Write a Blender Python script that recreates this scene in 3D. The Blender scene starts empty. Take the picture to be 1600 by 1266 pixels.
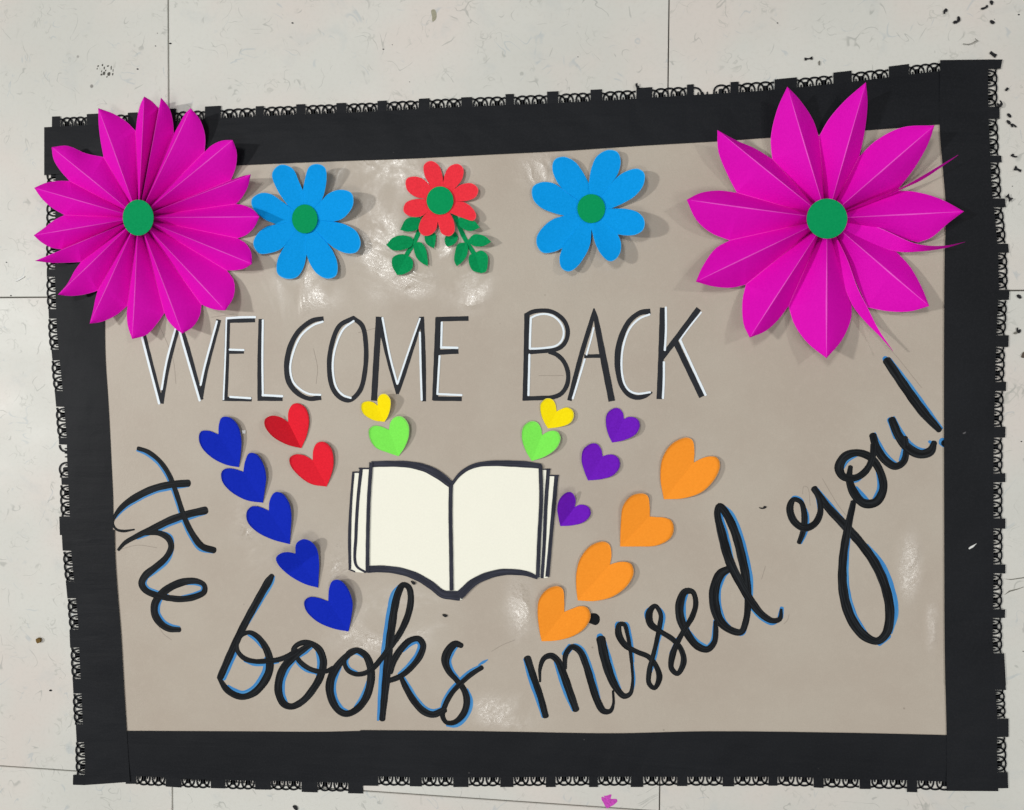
import bpy, math, random
import numpy as np
from mathutils import Matrix, Vector
from mathutils.geometry import tessellate_polygon
random.seed(4)
SC = bpy.context.scene
COL = SC.collection

# ------------------------------------------------------------------ camera
# pose solved from the corners of the square floor tiles (one tile = 0.3048 m)
F = 1201.45
CAM = np.array([0.26760448, 0.25118595, 0.45419231])
R = np.array([[0.99346495, 0.00655125, -0.1139494],
              [0.00955532, -0.9996205, 0.02583704],
              [-0.11373689, -0.02675702, -0.99315053]])
cd = bpy.data.cameras.new('camera')
cam = bpy.data.objects.new('camera', cd)
COL.objects.link(cam)
cd.sensor_fit = 'HORIZONTAL'
cd.sensor_width = 36
cd.lens = F / 1600 * 36
cd.clip_start = 0.01
cd.clip_end = 50
M = Matrix(((R[0][0], -R[1][0], -R[2][0], CAM[0]),
            (R[0][1], -R[1][1], -R[2][1], CAM[1]),
            (R[0][2], -R[1][2], -R[2][2], CAM[2]), (0, 0, 0, 1)))
cam.matrix_world = M
SC.camera = cam

# ------------------------------------------------------------------ light
w = bpy.data.worlds.new('World')
SC.world = w
w.use_nodes = True
w.node_tree.nodes['Background'].inputs[0].default_value = (0.93, 0.97, 1.0, 1)
w.node_tree.nodes['Background'].inputs[1].default_value = 0.12
SC.view_settings.view_transform = 'Standard'
SC.view_settings.look = 'None'
SC.view_settings.exposure = 0
SC.view_settings.gamma = 1


def lamp(name, loc, power, sx, sy, col):
    d = bpy.data.lights.new(name, 'AREA')
    d.shape = 'RECTANGLE'
    d.size = sx
    d.size_y = sy
    d.energy = power
    d.color = col
    o = bpy.data.objects.new(name, d)
    COL.objects.link(o)
    o.location = loc
    o.rotation_euler = (Vector(loc) - Vector((0.27, 0.22, 0))).to_track_quat('Z', 'Y').to_euler()
    return o


# ceiling lamps of the room, about 2.2 m above the floor
lamp('ceiling_light', (-2.6, 0.3, 2.45), 61, 0.19, 0.19, (1.0, 0.99, 0.96))
lamp('ceiling_light', (-0.43, 0.85, 2.2), 14, 0.4, 0.28, (1.0, 1.0, 0.98))
lamp('ceiling_light', (1.85, 0.7, 2.1), 8.5, 0.16, 0.14, (1.0, 0.99, 0.96))
lamp('ceiling_light', (-0.26, -0.74, 2.0), 8, 0.7, 0.35, (1.0, 1.0, 0.98))
lamp('ceiling_light', (1.3, -0.42, 2.0), 7, 0.7, 0.6, (1.0, 1.0, 0.98))



# ------------------------------------------------------------------ helpers
def W(p, z=0.0):
    """point of the plane at height z seen at photograph pixel p"""
    d = R.T @ np.array([(p[0] - 800) / F, (p[1] - 633) / F, 1.0])
    t = (z - CAM[2]) / d[2]
    q = CAM + t * d
    return (float(q[0]), float(q[1]), float(z))


PX = 0.0003783     # size of one photograph pixel on the floor, near the middle


def Z(ox, oy, s, pts):
    return [(ox + p[0] / s, oy + p[1] / s) for p in pts]


def spline(pts, closed=False, step=3.0):
    """Catmull-Rom through points of any dimension (x, y, extra...)"""
    P = [np.array(p, float) for p in pts]
    n = len(P)
    if n < 3 and not closed:
        P = P if n == 2 else P * 2
    out = []
    segs = n if closed else len(P) - 1
    for i in range(segs):
        if closed:
            a, b, c, d = P[(i - 1) % n], P[i], P[(i + 1) % n], P[(i + 2) % n]
        else:
            b, c = P[i], P[i + 1]
            a = P[i - 1] if i > 0 else 2 * b - c
            d = P[i + 2] if i + 2 < len(P) else 2 * c - b
        # centripetal parametrisation
        def dt(u, v): return max(np.linalg.norm((v - u)[:2]) ** 0.5, 1e-3)
        t0 = 0; t1 = t0 + dt(a, b); t2 = t1 + dt(b, c); t3 = t2 + dt(c, d)
        L = np.linalg.norm((c - b)[:2])
        k = max(1, int(math.ceil(L / step)))
        for j in range(k):
            t = t1 + (t2 - t1) * j / k
            A1 = (t1 - t) / (t1 - t0) * a + (t - t0) / (t1 - t0) * b
            A2 = (t2 - t) / (t2 - t1) * b + (t - t1) / (t2 - t1) * c
            A3 = (t3 - t) / (t3 - t2) * c + (t - t2) / (t3 - t2) * d
            B1 = (t2 - t) / (t2 - t0) * A1 + (t - t0) / (t2 - t0) * A2
            B2 = (t3 - t) / (t3 - t1) * A2 + (t - t1) / (t3 - t1) * A3
            out.append((t2 - t) / (t2 - t1) * B1 + (t - t1) / (t2 - t1) * B2)
    if not closed:
        out.append(P[-1])
    return out


def resample(pts, n):
    P = np.array([np.array(p, float) for p in pts])
    d = np.r_[0, np.cumsum(np.linalg.norm(np.diff(P, axis=0), axis=1))]
    if d[-1] == 0:
        return [P[0]] * n
    t = np.linspace(0, d[-1], n)
    return [np.array([np.interp(x, d, P[:, k]) for k in range(P.shape[1])]) for x in t]


class MB:
    def __init__(s):
        s.v = []; s.f = []; s.uv = []

    def face(s, idx, uv=None):
        s.f.append(tuple(idx)); s.uv.append(uv or [(0.5, 0.5)] * len(idx))

    def poly(s, pts, z, th=0.0003):
        """flat sheet from pixel polygon with thickness"""
        top = [W(p, z) for p in pts]
        s.poly3(top, th)

    def poly3(s, top, th):
        b = len(s.v); n = len(top)
        s.v += list(top)
        s.v += [(x, y, z - th) for x, y, z in top]
        for t in tessellate_polygon([[Vector(((p[0] - .2) * 3000, (p[1] - .2) * 3000, 0)) for p in top]]):
            a, c, d = (Vector(top[i]) for i in t)
            if (c - a).cross(d - a).z < 0: t = (t[0], t[2], t[1])
            s.face([b + i for i in t])
            s.face([b + n + i for i in reversed(t)])
        for i in range(n):
            j = (i + 1) % n
            s.face([b + i, b + n + i, b + n + j, b + j])

    def ribbon(s, pts, z, rise=0.00012, cap='round', uvoff=None):
        """ink stroke: pts are (px, py, width_px); a film that climbs a hair along its length"""
        pts = spline(pts, step=3.0)
        n = len(pts)
        P = np.array(pts)
        T = np.gradient(P[:, :2], axis=0) if n > 1 else np.array([[1, 0]])
        T /= np.maximum(np.linalg.norm(T, axis=1)[:, None], 1e-6)
        N = np.c_[-T[:, 1], T[:, 0]]
        wd = P[:, 2] / 2 * (1 + 0.025 * np.sin(np.arange(n) * 0.7 + P[0, 0]))
        rows = []
        L = 0
        u0 = random.random() * 7 if uvoff is None else uvoff
        def row(c, nrm, half, u, zz):
            b = len(s.v)
            for k in (-1, -0.33, 0.33, 1):
                q = c + nrm * half * k
                s.v.append(W(q, zz))
            rows.append((b, u))
        if cap == 'round':
            for k in (0.97, 0.8, 0.45):
                row(P[0, :2] - T[0] * wd[0] * k * 0.7, N[0], wd[0] * math.sqrt(1 - k * k), u0 - wd[0] * k / 50, z)
        for i in range(n):
            if i: L += np.linalg.norm(P[i, :2] - P[i - 1, :2])
            row(P[i, :2], N[i], wd[i], u0 + L / 50, z + rise * (i + 1) / (n + 1))
        if cap == 'round':
            for k in (0.45, 0.8, 0.97):
                row(P[-1, :2] + T[-1] * wd[-1] * k * 0.7, N[-1], wd[-1] * math.sqrt(1 - k * k), u0 + (L + wd[-1] * k) / 50, z + rise)
        for (a, ua), (b, ub) in zip(rows, rows[1:]):
            for k in range(3):
                s.face([a + k, b + k, b + k + 1, a + k + 1],
                       [(ua, k / 3), (ub, k / 3), (ub, (k + 1) / 3), (ua, (k + 1) / 3)])

    def grid(s, A, B, rings, zf=None, th=0.00025, bow=0.0):
        """patch between two 3-value lines (px, py, z); v=0 on A, v=1 on B"""
        n = len(A)
        b = len(s.v)
        for r in range(rings + 1):
            t = r / rings
            for i in range(n):
                q = A[i] * (1 - t) + B[i] * t
                z = q[2] if zf is None else zf(q, i, t)
                if bow: z = z + bow * math.sin(math.pi * t)
                s.v.append(W(q[:2], z))
        for r in range(rings):
            for i in range(n - 1):
                q = [b + r * n + i, b + r * n + i + 1, b + (r + 1) * n + i + 1, b + (r + 1) * n + i]
                u = [(i / (n - 1), r / rings), ((i + 1) / (n - 1), r / rings), ((i + 1) / (n - 1), (r + 1) / rings), (i / (n - 1), (r + 1) / rings)]
                a, c, d = (Vector(s.v[k]) for k in q[:3])
                e = Vector(s.v[q[3]])
                if ((c - a).cross(d - a) + (d - a).cross(e - a)).z < 0:
                    q = q[::-1]; u = u[::-1]
                s.face(q, u)
        # cut edge of the paper
        o = b + rings * n
        c0 = len(s.v)
        for i in range(n):
            x, y, z = s.v[o + i]
            s.v.append((x, y, z - th))
        for i in range(n - 1):
            s.face([o + i, o + i + 1, c0 + i + 1, c0 + i], [(0.5, 0.999)] * 4)

    def build(s, name, m, parent=None, label=None, smooth=False, merge=False):
        me = bpy.data.meshes.new(name)
        me.from_pydata(s.v, [], s.f)
        uvl = me.uv_layers.new(name='UVMap')
        k = 0
        flat = np.array([c for f in s.uv for c in f], dtype=np.float32).ravel()
        uvl.data.foreach_set('uv', flat)
        me.materials.append(m)
        if smooth:
            me.polygons.foreach_set('use_smooth', [True] * len(me.polygons))
        me.update()
        o = bpy.data.objects.new(name, me)
        COL.objects.link(o)
        if parent: o.parent = parent
        if label: o['label'] = label
        return o


def tag(o, label=None, cat=None, group=None, kind=None):
    if label: o['label'] = label
    if cat: o['category'] = cat
    if group: o['group'] = group
    if kind: o['kind'] = kind
    return o


def thing(name, label, cat, group=None, loc=None):
    o = bpy.data.objects.new(name, None)
    COL.objects.link(o)
    o.empty_display_size = 0.01
    tag(o, label, cat, group)
    if loc is not None:
        o['at'] = 0
        del o['at']
        o.location = loc
    return o


def settle():
    """give every empty a base at its own centre; the meshes keep their world places"""
    for o in [x for x in COL.objects if x.type == 'EMPTY' and x.get('category')]:
        vs = []
        for c in o.children:
            if c.type == 'MESH' and len(c.data.vertices):
                vs += [v.co for v in c.data.vertices][::7]
        if not vs: continue
        c0 = Vector((sum(v.x for v in vs) / len(vs), sum(v.y for v in vs) / len(vs), min(v.z for v in vs)))
        o.location = c0
        for c in o.children:
            c.matrix_parent_inverse = Matrix.Translation(-c0)


def srgb(r, g, b):
    def f(c):
        c /= 255
        return c / 12.92 if c <= 0.04045 else ((c + 0.055) / 1.055) ** 2.4
    return (f(r), f(g), f(b), 1)


# ------------------------------------------------------------------ materials
class NT:
    def __init__(s, name, rough=0.8, spec=0.3):
        s.m = bpy.data.materials.new(name)
        s.m.use_nodes = True
        s.t = s.m.node_tree
        s.b = s.t.nodes['Principled BSDF']
        s.b.inputs['Roughness'].default_value = rough
        s.b.inputs['Specular IOR Level'].default_value = spec
        s.geo = s.t.nodes.new('ShaderNodeNewGeometry')

    def n(s, typ, **kw):
        nd = s.t.nodes.new(typ)
        for k, v in kw.items(): setattr(nd, k, v)
        return nd

    def l(s, a, b): s.t.links.new(a, b)

    def noise(s, scale, detail=4, rough=0.5, dist=0.0, vec=None):
        nd = s.n('ShaderNodeTexNoise')
        nd.inputs['Scale'].default_value = scale
        nd.inputs['Detail'].default_value = detail
        nd.inputs['Roughness'].default_value = rough
        nd.inputs['Distortion'].default_value = dist
        s.l(vec if vec is not None else s.geo.outputs['Position'], nd.inputs['Vector'])
        return nd.outputs['Fac']

    def math(s, op, a, b=None, c=None, clamp=False):
        nd = s.n('ShaderNodeMath', operation=op, use_clamp=clamp)
        for i, x in enumerate((a, b, c)):
            if x is None: continue
            if isinstance(x, (int, float)): nd.inputs[i].default_value = x
            else: s.l(x, nd.inputs[i])
        return nd.outputs[0]

    def ramp(s, x, a, b):
        nd = s.n('ShaderNodeMapRange', interpolation_type='SMOOTHSTEP')
        s.l(x, nd.inputs[0])
        nd.inputs[1].default_value = a
        nd.inputs[2].default_value = b
        return nd.outputs[0]

    def mix(s, fac, a, b, mode='MIX'):
        nd = s.n('ShaderNodeMix', data_type='RGBA', blend_type=mode)
        for sock, x in ((nd.inputs[0], fac), (nd.inputs[6], a), (nd.inputs[7], b)):
            if isinstance(x, (int, float)): sock.default_value = x
            elif isinstance(x, tuple): sock.default_value = x
            else: s.l(x, sock)
        return nd.outputs[2]

    def bump(s, h, strength, dist, prev=None):
        nd = s.n('ShaderNodeBump')
        nd.inputs['Strength'].default_value = strength
        nd.inputs['Distance'].default_value = dist
        s.l(h, nd.inputs['Height'])
        if prev is not None: s.l(prev, nd.inputs['Normal'])
        s.l(nd.outputs[0], s.b.inputs['Normal'])
        return nd.outputs[0]

    def color(s, c):
        if isinstance(c, tuple): s.b.inputs['Base Color'].default_value = c
        else: s.l(c, s.b.inputs['Base Color'])


def gauss(nt, cx, cy, r, sx=1.0, sy=1.0):
    """soft patch round a photograph pixel, as a crumpled place of the paper"""
    c = W((cx, cy), 0)
    mp = nt.n('ShaderNodeMapping', vector_type='POINT')
    nt.l(nt.geo.outputs['Position'], mp.inputs[0])
    mp.inputs['Scale'].default_value = (1 / (r * PX * sx), 1 / (r * PX * sy), 0)
    mp.inputs['Location'].default_value = (-c[0] / (r * PX * sx), -c[1] / (r * PX * sy), 0)
    ln = nt.n('ShaderNodeVectorMath', operation='LENGTH')
    nt.l(mp.outputs[0], ln.inputs[0])
    return nt.ramp(ln.outputs['Value'], 1.0, 0.25)


CRUMPLE = [(575, 268, 100, 1.3, .7), (592, 385, 75, .7, 1.7), (640, 440, 60, 1.2, .7), (700, 385, 55, .5, 1.5), (730, 450, 60, 1, 1), (620, 965, 95, 1.5, .8), (560, 1000, 60, 1.3, .7),
           (535, 890, 60, .7, 1.5), (790, 1112, 70, 1.3, .6), (1420, 885, 45, .6, 1.7), (812, 945, 60, .6, 1.4), (545, 320, 60, 1, 1),
           (475, 455, 80, 1.2, .8), (400, 830, 70, .8, 1.3), (480, 1060, 60, 1.2, .7), (850, 265, 60, 1, .8), (700, 280, 60, 1.3, .7),
           (1455, 980, 35, .4, 1.6)]


def wrinkles(nt):
    """gentle waves everywhere, sharp little folds where the paper is crumpled"""
    soft = nt.noise(9, 2, 0.5, 0.4)
    vo = nt.n('ShaderNodeTexVoronoi', feature='DISTANCE_TO_EDGE')
    vo.inputs['Scale'].default_value = 30
    wp = nt.n('ShaderNodeVectorMath', operation='ADD')
    nn = nt.n('ShaderNodeTexNoise'); nn.inputs['Scale'].default_value = 30
    nt.l(nt.geo.outputs['Position'], nn.inputs['Vector'])
    sc = nt.n('ShaderNodeVectorMath', operation='SCALE'); sc.inputs[3].default_value = 0.03
    nt.l(nn.outputs['Color'], sc.inputs[0])
    nt.l(nt.geo.outputs['Position'], wp.inputs[0]); nt.l(sc.outputs[0], wp.inputs[1])
    nt.l(wp.outputs[0], vo.inputs['Vector'])
    folds = nt.ramp(vo.outputs['Distance'], 0.0, 0.35)
    mask = None
    for g in CRUMPLE:
        q = gauss(nt, *g)
        mask = q if mask is None else nt.math('MAXIMUM', mask, q)
    mask = nt.math('MULTIPLY', mask, nt.ramp(nt.noise(17, 4, 0.65, 1.0), 0.40, 0.58))
    h = nt.math('ADD', nt.math('MULTIPLY', soft, 2.2), nt.math('MULTIPLY', nt.math('MULTIPLY', folds, mask), 0.5))
    return h, mask


def mk_kraft():
    t = NT('kraft_paper', 0.5, 0.5)
    big = t.noise(14, 3, 0.6)
    fine = t.noise(1500, 3, 0.7)
    mid = t.noise(260, 3, 0.7)
    c = t.mix(t.ramp(big, 0.3, 0.7), srgb(178, 166, 152), srgb(184, 174, 160))
    c = t.mix(t.math('MULTIPLY', t.ramp(fine, 0.3, 0.75), 0.28), c, srgb(158, 143, 129))
    c = t.mix(t.math('MULTIPLY', t.ramp(mid, 0.45, 0.8), 0.18), c, srgb(196, 184, 170))
    # short fibres and specks
    vo = t.n('ShaderNodeTexVoronoi'); vo.inputs['Scale'].default_value = 55
    t.l(t.geo.outputs['Position'], vo.inputs['Vector'])
    sp = t.ramp(vo.outputs['Distance'], 0.045, 0.02)
    pick = t.ramp(t.noise(33, 1), 0.55, 0.6)
    c = t.mix(t.math('MULTIPLY', t.math('MULTIPLY', sp, pick), 0.45), c, srgb(110, 96, 84))
    t.color(c)
    h, mask = wrinkles(t)
    b1 = t.bump(h, 1.0, 0.0011)
    # waxed side wears shiny where the sheet is crumpled
    grain = t.ramp(t.noise(700, 3, 0.7), 0.42, 0.62)
    r = t.math('SUBTRACT', 0.5, t.math('MULTIPLY', t.math('MULTIPLY', mask, t.math('MULTIPLY_ADD', grain, 0.5, 0.5)), 0.31))
    t.l(t.math('MULTIPLY_ADD', mask, 0.55, 0.45), t.b.inputs['Specular IOR Level'])
    t.l(r, t.b.inputs['Roughness'])
    b2 = t.bump(t.noise(560, 3, 0.7), 1.0, 0.00009, b1)
    t.bump(fine, 0.5, 0.00004, b2)
    return t.m


def mk_card(name, rgb, rough=0.85, spec=0.09, grain=0.10, crease=None, rim=None, sheen=0.0):
    t = NT(name, rough, spec)
    base = srgb(*rgb)
    dark = tuple(x * (1 - 1.3 * grain) for x in base[:3]) + (1,)
    lite = tuple(min(1, x * (1 + 0.7 * grain) + 0.003) for x in base[:3]) + (1,)
    f = t.noise(900, 4, 0.75)
    c = t.mix(t.ramp(f, 0.3, 0.7), dark, lite)
    c = t.mix(t.math('MULTIPLY', t.ramp(t.noise(60, 3), 0.35, 0.75), 0.25), c, lite)
    if crease or rim:
        uv = t.n('ShaderNodeUVMap', uv_map='UVMap')
        sp = t.n('ShaderNodeSeparateXYZ')
        t.l(uv.outputs[0], sp.inputs[0])
        v = sp.outputs[1]
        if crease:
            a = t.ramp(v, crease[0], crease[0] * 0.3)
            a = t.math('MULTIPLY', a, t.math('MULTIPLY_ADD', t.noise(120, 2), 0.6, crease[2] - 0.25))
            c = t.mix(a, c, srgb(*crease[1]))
        if rim:
            a = t.math('MULTIPLY', t.ramp(v, rim[0], rim[0] + (1 - rim[0]) * 0.5), rim[2])
            c = t.mix(a, c, srgb(*rim[1]))
    t.color(c)
    b = t.bump(t.noise(55, 2, 0.5), 0.5, 0.0006)
    t.bump(f, 0.6, 0.00012, b)
    return t.m


def mk_border():
    t = NT('black_border_paper', 0.58, 0.16)
    c = t.mix(t.ramp(t.noise(11, 3), 0.3, 0.7), srgb(16, 18, 22), srgb(23, 25, 29))
    c = t.mix(t.math('MULTIPLY', t.ramp(t.noise(1100, 3, 0.8), 0.4, 0.8), 0.25), c, srgb(50, 50, 55))
    vo = t.n('ShaderNodeTexVoronoi'); vo.inputs['Scale'].default_value = 60
    t.l(t.geo.outputs['Position'], vo.inputs['Vector'])
    dust = t.math('MULTIPLY', t.ramp(vo.outputs['Distance'], 0.04, 0.015), t.ramp(t.noise(37, 1), 0.56, 0.62))
    c = t.mix(t.math('MULTIPLY', dust, 0.5), c, srgb(130, 128, 126))
    t.color(c)
    b = t.bump(t.noise(9, 3, 0.5, 0.8), 1.0, 0.0028)
    mp = t.n('ShaderNodeMapping'); mp.inputs['Scale'].default_value = (1, 7, 1); mp.inputs['Rotation'].default_value = (0, 0, -.12)
    t.l(t.geo.outputs['Position'], mp.inputs[0])
    b = t.bump(t.noise(16, 3, 0.5, 0.6, mp.outputs[0]), 0.4, 0.0008, b)
    t.bump(t.noise(1200, 2), 0.5, 0.0001, b)
    return t.m


def mk_ink(name, a, b_, streak=0.6, rough=0.5, spec=0.35, alpha=None):
    t = NT(name, rough, spec)
    uv = t.n('ShaderNodeUVMap', uv_map='UVMap')
    mp = t.n('ShaderNodeMapping'); mp.inputs['Scale'].default_value = (0.35, 3.2, 1)
    t.l(uv.outputs[0], mp.inputs[0])
    s1 = t.noise(2.2, 4, 0.6, 0.2, mp.outputs[0])
    f = t.math('MULTIPLY', t.ramp(s1, 0.42, 0.72), streak)
    c = t.mix(f, srgb(*a), srgb(*b_))
    c = t.mix(t.math('MULTIPLY', t.ramp(t.noise(1300, 3, 0.8), 0.5, 0.85), 0.25), c, srgb(*b_))
    t.color(c)
    h, mask = wrinkles(t)
    b1 = t.bump(h, 0.8, 0.0009)
    t.bump(t.noise(1500, 3), 0.4, 0.00012, b1)
    return t.m


def mk_tile():
    t = NT('vinyl_tile', 0.36, 0.4)
    oi = t.n('ShaderNodeObjectInfo')
    off = t.n('ShaderNodeCombineXYZ')
    t.l(t.math('MULTIPLY', oi.outputs['Random'], 9.0), off.inputs[0])
    t.l(t.math('MULTIPLY', oi.outputs['Random'], 5.0), off.inputs[1])
    add = t.n('ShaderNodeVectorMath', operation='ADD')
    t.l(t.geo.outputs['Position'], add.inputs[0]); t.l(off.outputs[0], add.inputs[1])
    V = add.outputs[0]
    # each tile with its own run of grain
    c = t.mix(t.ramp(t.noise(9, 3, vec=V), 0.3, 0.7), srgb(203, 202, 195), srgb(211, 210, 203))
    c = t.mix(t.math('MULTIPLY', t.ramp(t.noise(13, 3, vec=V), 0.42, 0.7), 0.6), c, srgb(214, 202, 194))
    c = t.mix(t.math('MULTIPLY', t.ramp(t.noise(26, 4, 0.6, 1.2, V), 0.55, 0.8), 0.5), c, srgb(188, 192, 190))
    # curled flakes: thin level lines of a warped noise, broken into short pieces
    def flakes(scale, wd, dist, gate, ga):
        a = t.math('ABSOLUTE', t.math('SUBTRACT', t.noise(scale, 1.5, 0.5, dist, V), 0.5))
        l = t.ramp(a, wd, wd * 0.15)
        return t.math('MULTIPLY', l, t.ramp(t.noise(gate, 2, 0.5, 0, V), ga, ga + 0.1))
    f1 = flakes(48, 0.014, 1.2, 75, 0.52)
    f2 = flakes(90, 0.03, 1.6, 55, 0.55)
    f3 = flakes(34, 0.02, 2.2, 64, 0.55)
    c = t.mix(t.math('MULTIPLY', f1, 0.5), c, srgb(148, 150, 144))
    c = t.mix(t.math('MULTIPLY', f2, 0.42), c, srgb(165, 166, 158))
    c = t.mix(t.math('MULTIPLY', f3, 0.34), c, srgb(150, 166, 176))
    c = t.mix(t.math('MULTIPLY', t.ramp(t.noise(420, 4, 0.8, 0, V), 0.45, 0.85), 0.3), c, srgb(180, 176, 166))
    vo = t.n('ShaderNodeTexVoronoi'); vo.inputs['Scale'].default_value = 24
    t.l(V, vo.inputs['Vector'])
    spk = t.math('MULTIPLY', t.ramp(vo.outputs['Distance'], 0.035, 0.018), t.ramp(t.noise(17, 1, vec=V), 0.5, 0.56))
    c = t.mix(t.math('MULTIPLY', spk, 0.75), c, srgb(70, 66, 60))
    t.color(c)
    t.l(t.math('MULTIPLY_ADD', t.noise(30, 4, vec=V), 0.3, 0.3), t.b.inputs['Roughness'])
    b = t.bump(t.noise(12, 3, vec=V), 0.6, 0.0006)
    t.bump(t.math('ADD', t.noise(500, 3, vec=V), f1), 0.25, 0.0001, b)
    return t.m


def mk_plain(name, rgb, rough=0.7, spec=0.3, var=0.15, scale=600):
    t = NT(name, rough, spec)
    b = srgb(*rgb)
    t.color(t.mix(t.ramp(t.noise(scale, 4, 0.7), 0.3, 0.75), tuple(x * (1 - var) for x in b[:3]) + (1,), b))
    t.bump(t.noise(scale, 3), 0.4, 0.0001)
    return t.m


KRAFT = mk_kraft(); BORDER = mk_border(); TILE = mk_tile()
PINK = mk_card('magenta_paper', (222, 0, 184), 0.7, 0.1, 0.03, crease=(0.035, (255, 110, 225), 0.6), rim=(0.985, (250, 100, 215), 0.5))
BLUE = mk_card('sky_blue_card', (0, 152, 232), grain=0.07, rim=(0.985, (90, 185, 240), 0.55))
RED = mk_card('coral_red_card', (240, 52, 66), grain=0.1, rim=(0.98, (255, 130, 130), 0.4))
GREEN = mk_card('green_card', (0, 146, 84), grain=0.14, rim=(0.98, (90, 190, 140), 0.4))
CENTRE = mk_card('green_centre_card', (0, 150, 88), grain=0.07)
DBLUE = mk_card('royal_blue_card', (12, 40, 182), grain=0.08, rim=(0.985, (70, 100, 215), 0.35))
HRED = mk_card('red_card', (232, 34, 52), grain=0.08, rim=(0.98, (245, 100, 100), 0.35))
YEL = mk_card('yellow_card', (255, 228, 8), grain=0.06, rim=(0.96, (255, 250, 150), 0.55))
LIME = mk_card('lime_card', (128, 238, 88), grain=0.06, rim=(0.96, (195, 250, 160), 0.6))
PURP = mk_card('purple_card', (112, 26, 190), grain=0.09, rim=(0.97, (150, 80, 215), 0.4))
ORAN = mk_card('orange_card', (255, 152, 44), grain=0.06, rim=(0.975, (255, 196, 130), 0.6))
PAGE = mk_card('ivory_card', (247, 245, 230), 0.7, 0.15, 0.02)
INK = mk_ink('black_marker', (14, 16, 19), (50, 54, 58), 0.7, 0.55, 0.1)
PAINT = mk_ink('charcoal_paint_marker', (38, 40, 45), (54, 56, 61), 0.5, 0.6, 0.12)
BOOKINK = mk_ink('navy_black_marker', (32, 34, 46), (66, 68, 84), 0.8, 0.55, 0.2)
BLUEINK = mk_ink('blue_marker', (32, 120, 188), (96, 168, 212), 0.7)
WHITEINK = mk_ink('white_paint_marker', (234, 243, 250), (214, 226, 236), 0.4, 0.5)
PENCIL = mk_plain('graphite', (158, 146, 134), 0.6)
SCRAP = mk_plain('black_paper_scrap', (30, 30, 33), 0.8)
GAP = mk_plain('tile_joint', (96, 92, 86), 0.9)
SMUDGE = mk_plain('pink_crayon', (222, 80, 205), 0.6, 0.3, 0.45, 900)
SMUDGEL = mk_plain('pink_rubbing', (226, 206, 210), 0.6, 0.3, 0.1, 500)
WHITEP = mk_plain('white_paper_bit', (235, 235, 232), 0.7)
BROWN = mk_plain('brown_crumb', (128, 98, 40), 0.7, 0.3, 0.5, 1500)
GREYM = mk_plain('grey_scuff', (120, 118, 110), 0.7)

# ------------------------------------------------------------------ floor
floor = bpy.data.objects.new('floor', None); COL.objects.link(floor); floor['kind'] = 'structure'
T = 0.3048
g = MB(); g.poly3([(-3 * T, -3 * T, -0.003), (5 * T, -3 * T, -0.003), (5 * T, 5 * T, -0.003), (-3 * T, 5 * T, -0.003)], 0.01)
g.build('subfloor', GAP, floor)


def tile_mesh():
    m = MB(); e = 0.00032; b = 0.00035
    lo, hi = e, T - e
    prof = [(0, -0.003), (0, -b), (b, 0)]
    rings = []
    for ins, z in prof:
        k = len(m.v)
        m.v += [(lo + ins, lo + ins, z), (hi - ins, lo + ins, z), (hi - ins, hi - ins, z), (lo + ins, hi - ins, z)]
        rings.append(k)
    for a, c in zip(rings, rings[1:]):
        for i in range(4):
            j = (i + 1) % 4
            m.face([a + i, a + j, c + j, c + i])
    m.face([rings[-1] + i for i in range(4)])
    return m


tproto = tile_mesh().build('tile', TILE, floor)
first = True
for i in range(-2, 4):
    for j in range(-2, 4):
        o = tproto if first else tproto.copy()
        if not first: COL.objects.link(o); o.parent = floor
        first = False
        o.location = (i * T, j * T, random.uniform(-0.00012, 0))
        o.rotation_euler = (random.uniform(-1, 1) * 0.0004, random.uniform(-1, 1) * 0.0004, 0)


def mark(name, polys, m, z=0.00012, smooth_=True):
    q = MB()
    for p in polys:
        p = spline(p, True, 1.5) if smooth_ else p
        q.poly(p, z, 0.00005)
    o = q.build(name, m, floor)
    return o


mark('crayon_stain', [Z(900, 1220, 16, [(690, 380), (760, 375), (885, 345), (870, 450), (1010, 460), (1035, 510), (950, 600), (850, 655), (780, 690), (730, 640), (690, 560), (640, 470), (645, 400), (720, 430)])], SMUDGE)
mark('scuff_mark', [[(150 + dx, 101 + dy), (150 + dx + w, 100 + dy), (150 + dx + w - .4, 101 + dy + h), (150 + dx + .3, 101.5 + dy + h)]
                    for dx, dy, w, h in [(2, 2, 2.4, 1.2), (1, 6, 1.5, 1.5), (9, 0, 2, 2.2), (12, 4, 1.6, 3.4), (18, 13, 4, 4), (11, 12, 3, 4),
                                         (25, 14, 2, 2.5), (23, 3, 1.3, 5), (26, 8, 1.2, 3), (14, 9, 2, 1.3), (8, 10, 1.4, 2), (17, 2, 3, 1), (7, 15, 3, 1.6), (16, 19, 2, 1)]], mk_plain('dark_scuff', (84, 82, 76)))
mark('scuff_mark', [[(674, 16), (679, 15), (682, 22), (681, 30), (676, 34), (675, 26)]], mk_plain('tan_scuff', (176, 172, 150), 0.7, 0.3, 0.4, 1800))
mark('scratch', [[(1568, 904.6), (1580, 905), (1600, 902), (1606, 902.8), (1580, 906.4)]], GREYM, smooth_=False)
mark('scratch', [[(1569, 930), (1577, 923), (1590, 920), (1606, 915), (1590, 921.5), (1578, 925)]], GREYM, smooth_=False)
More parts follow.
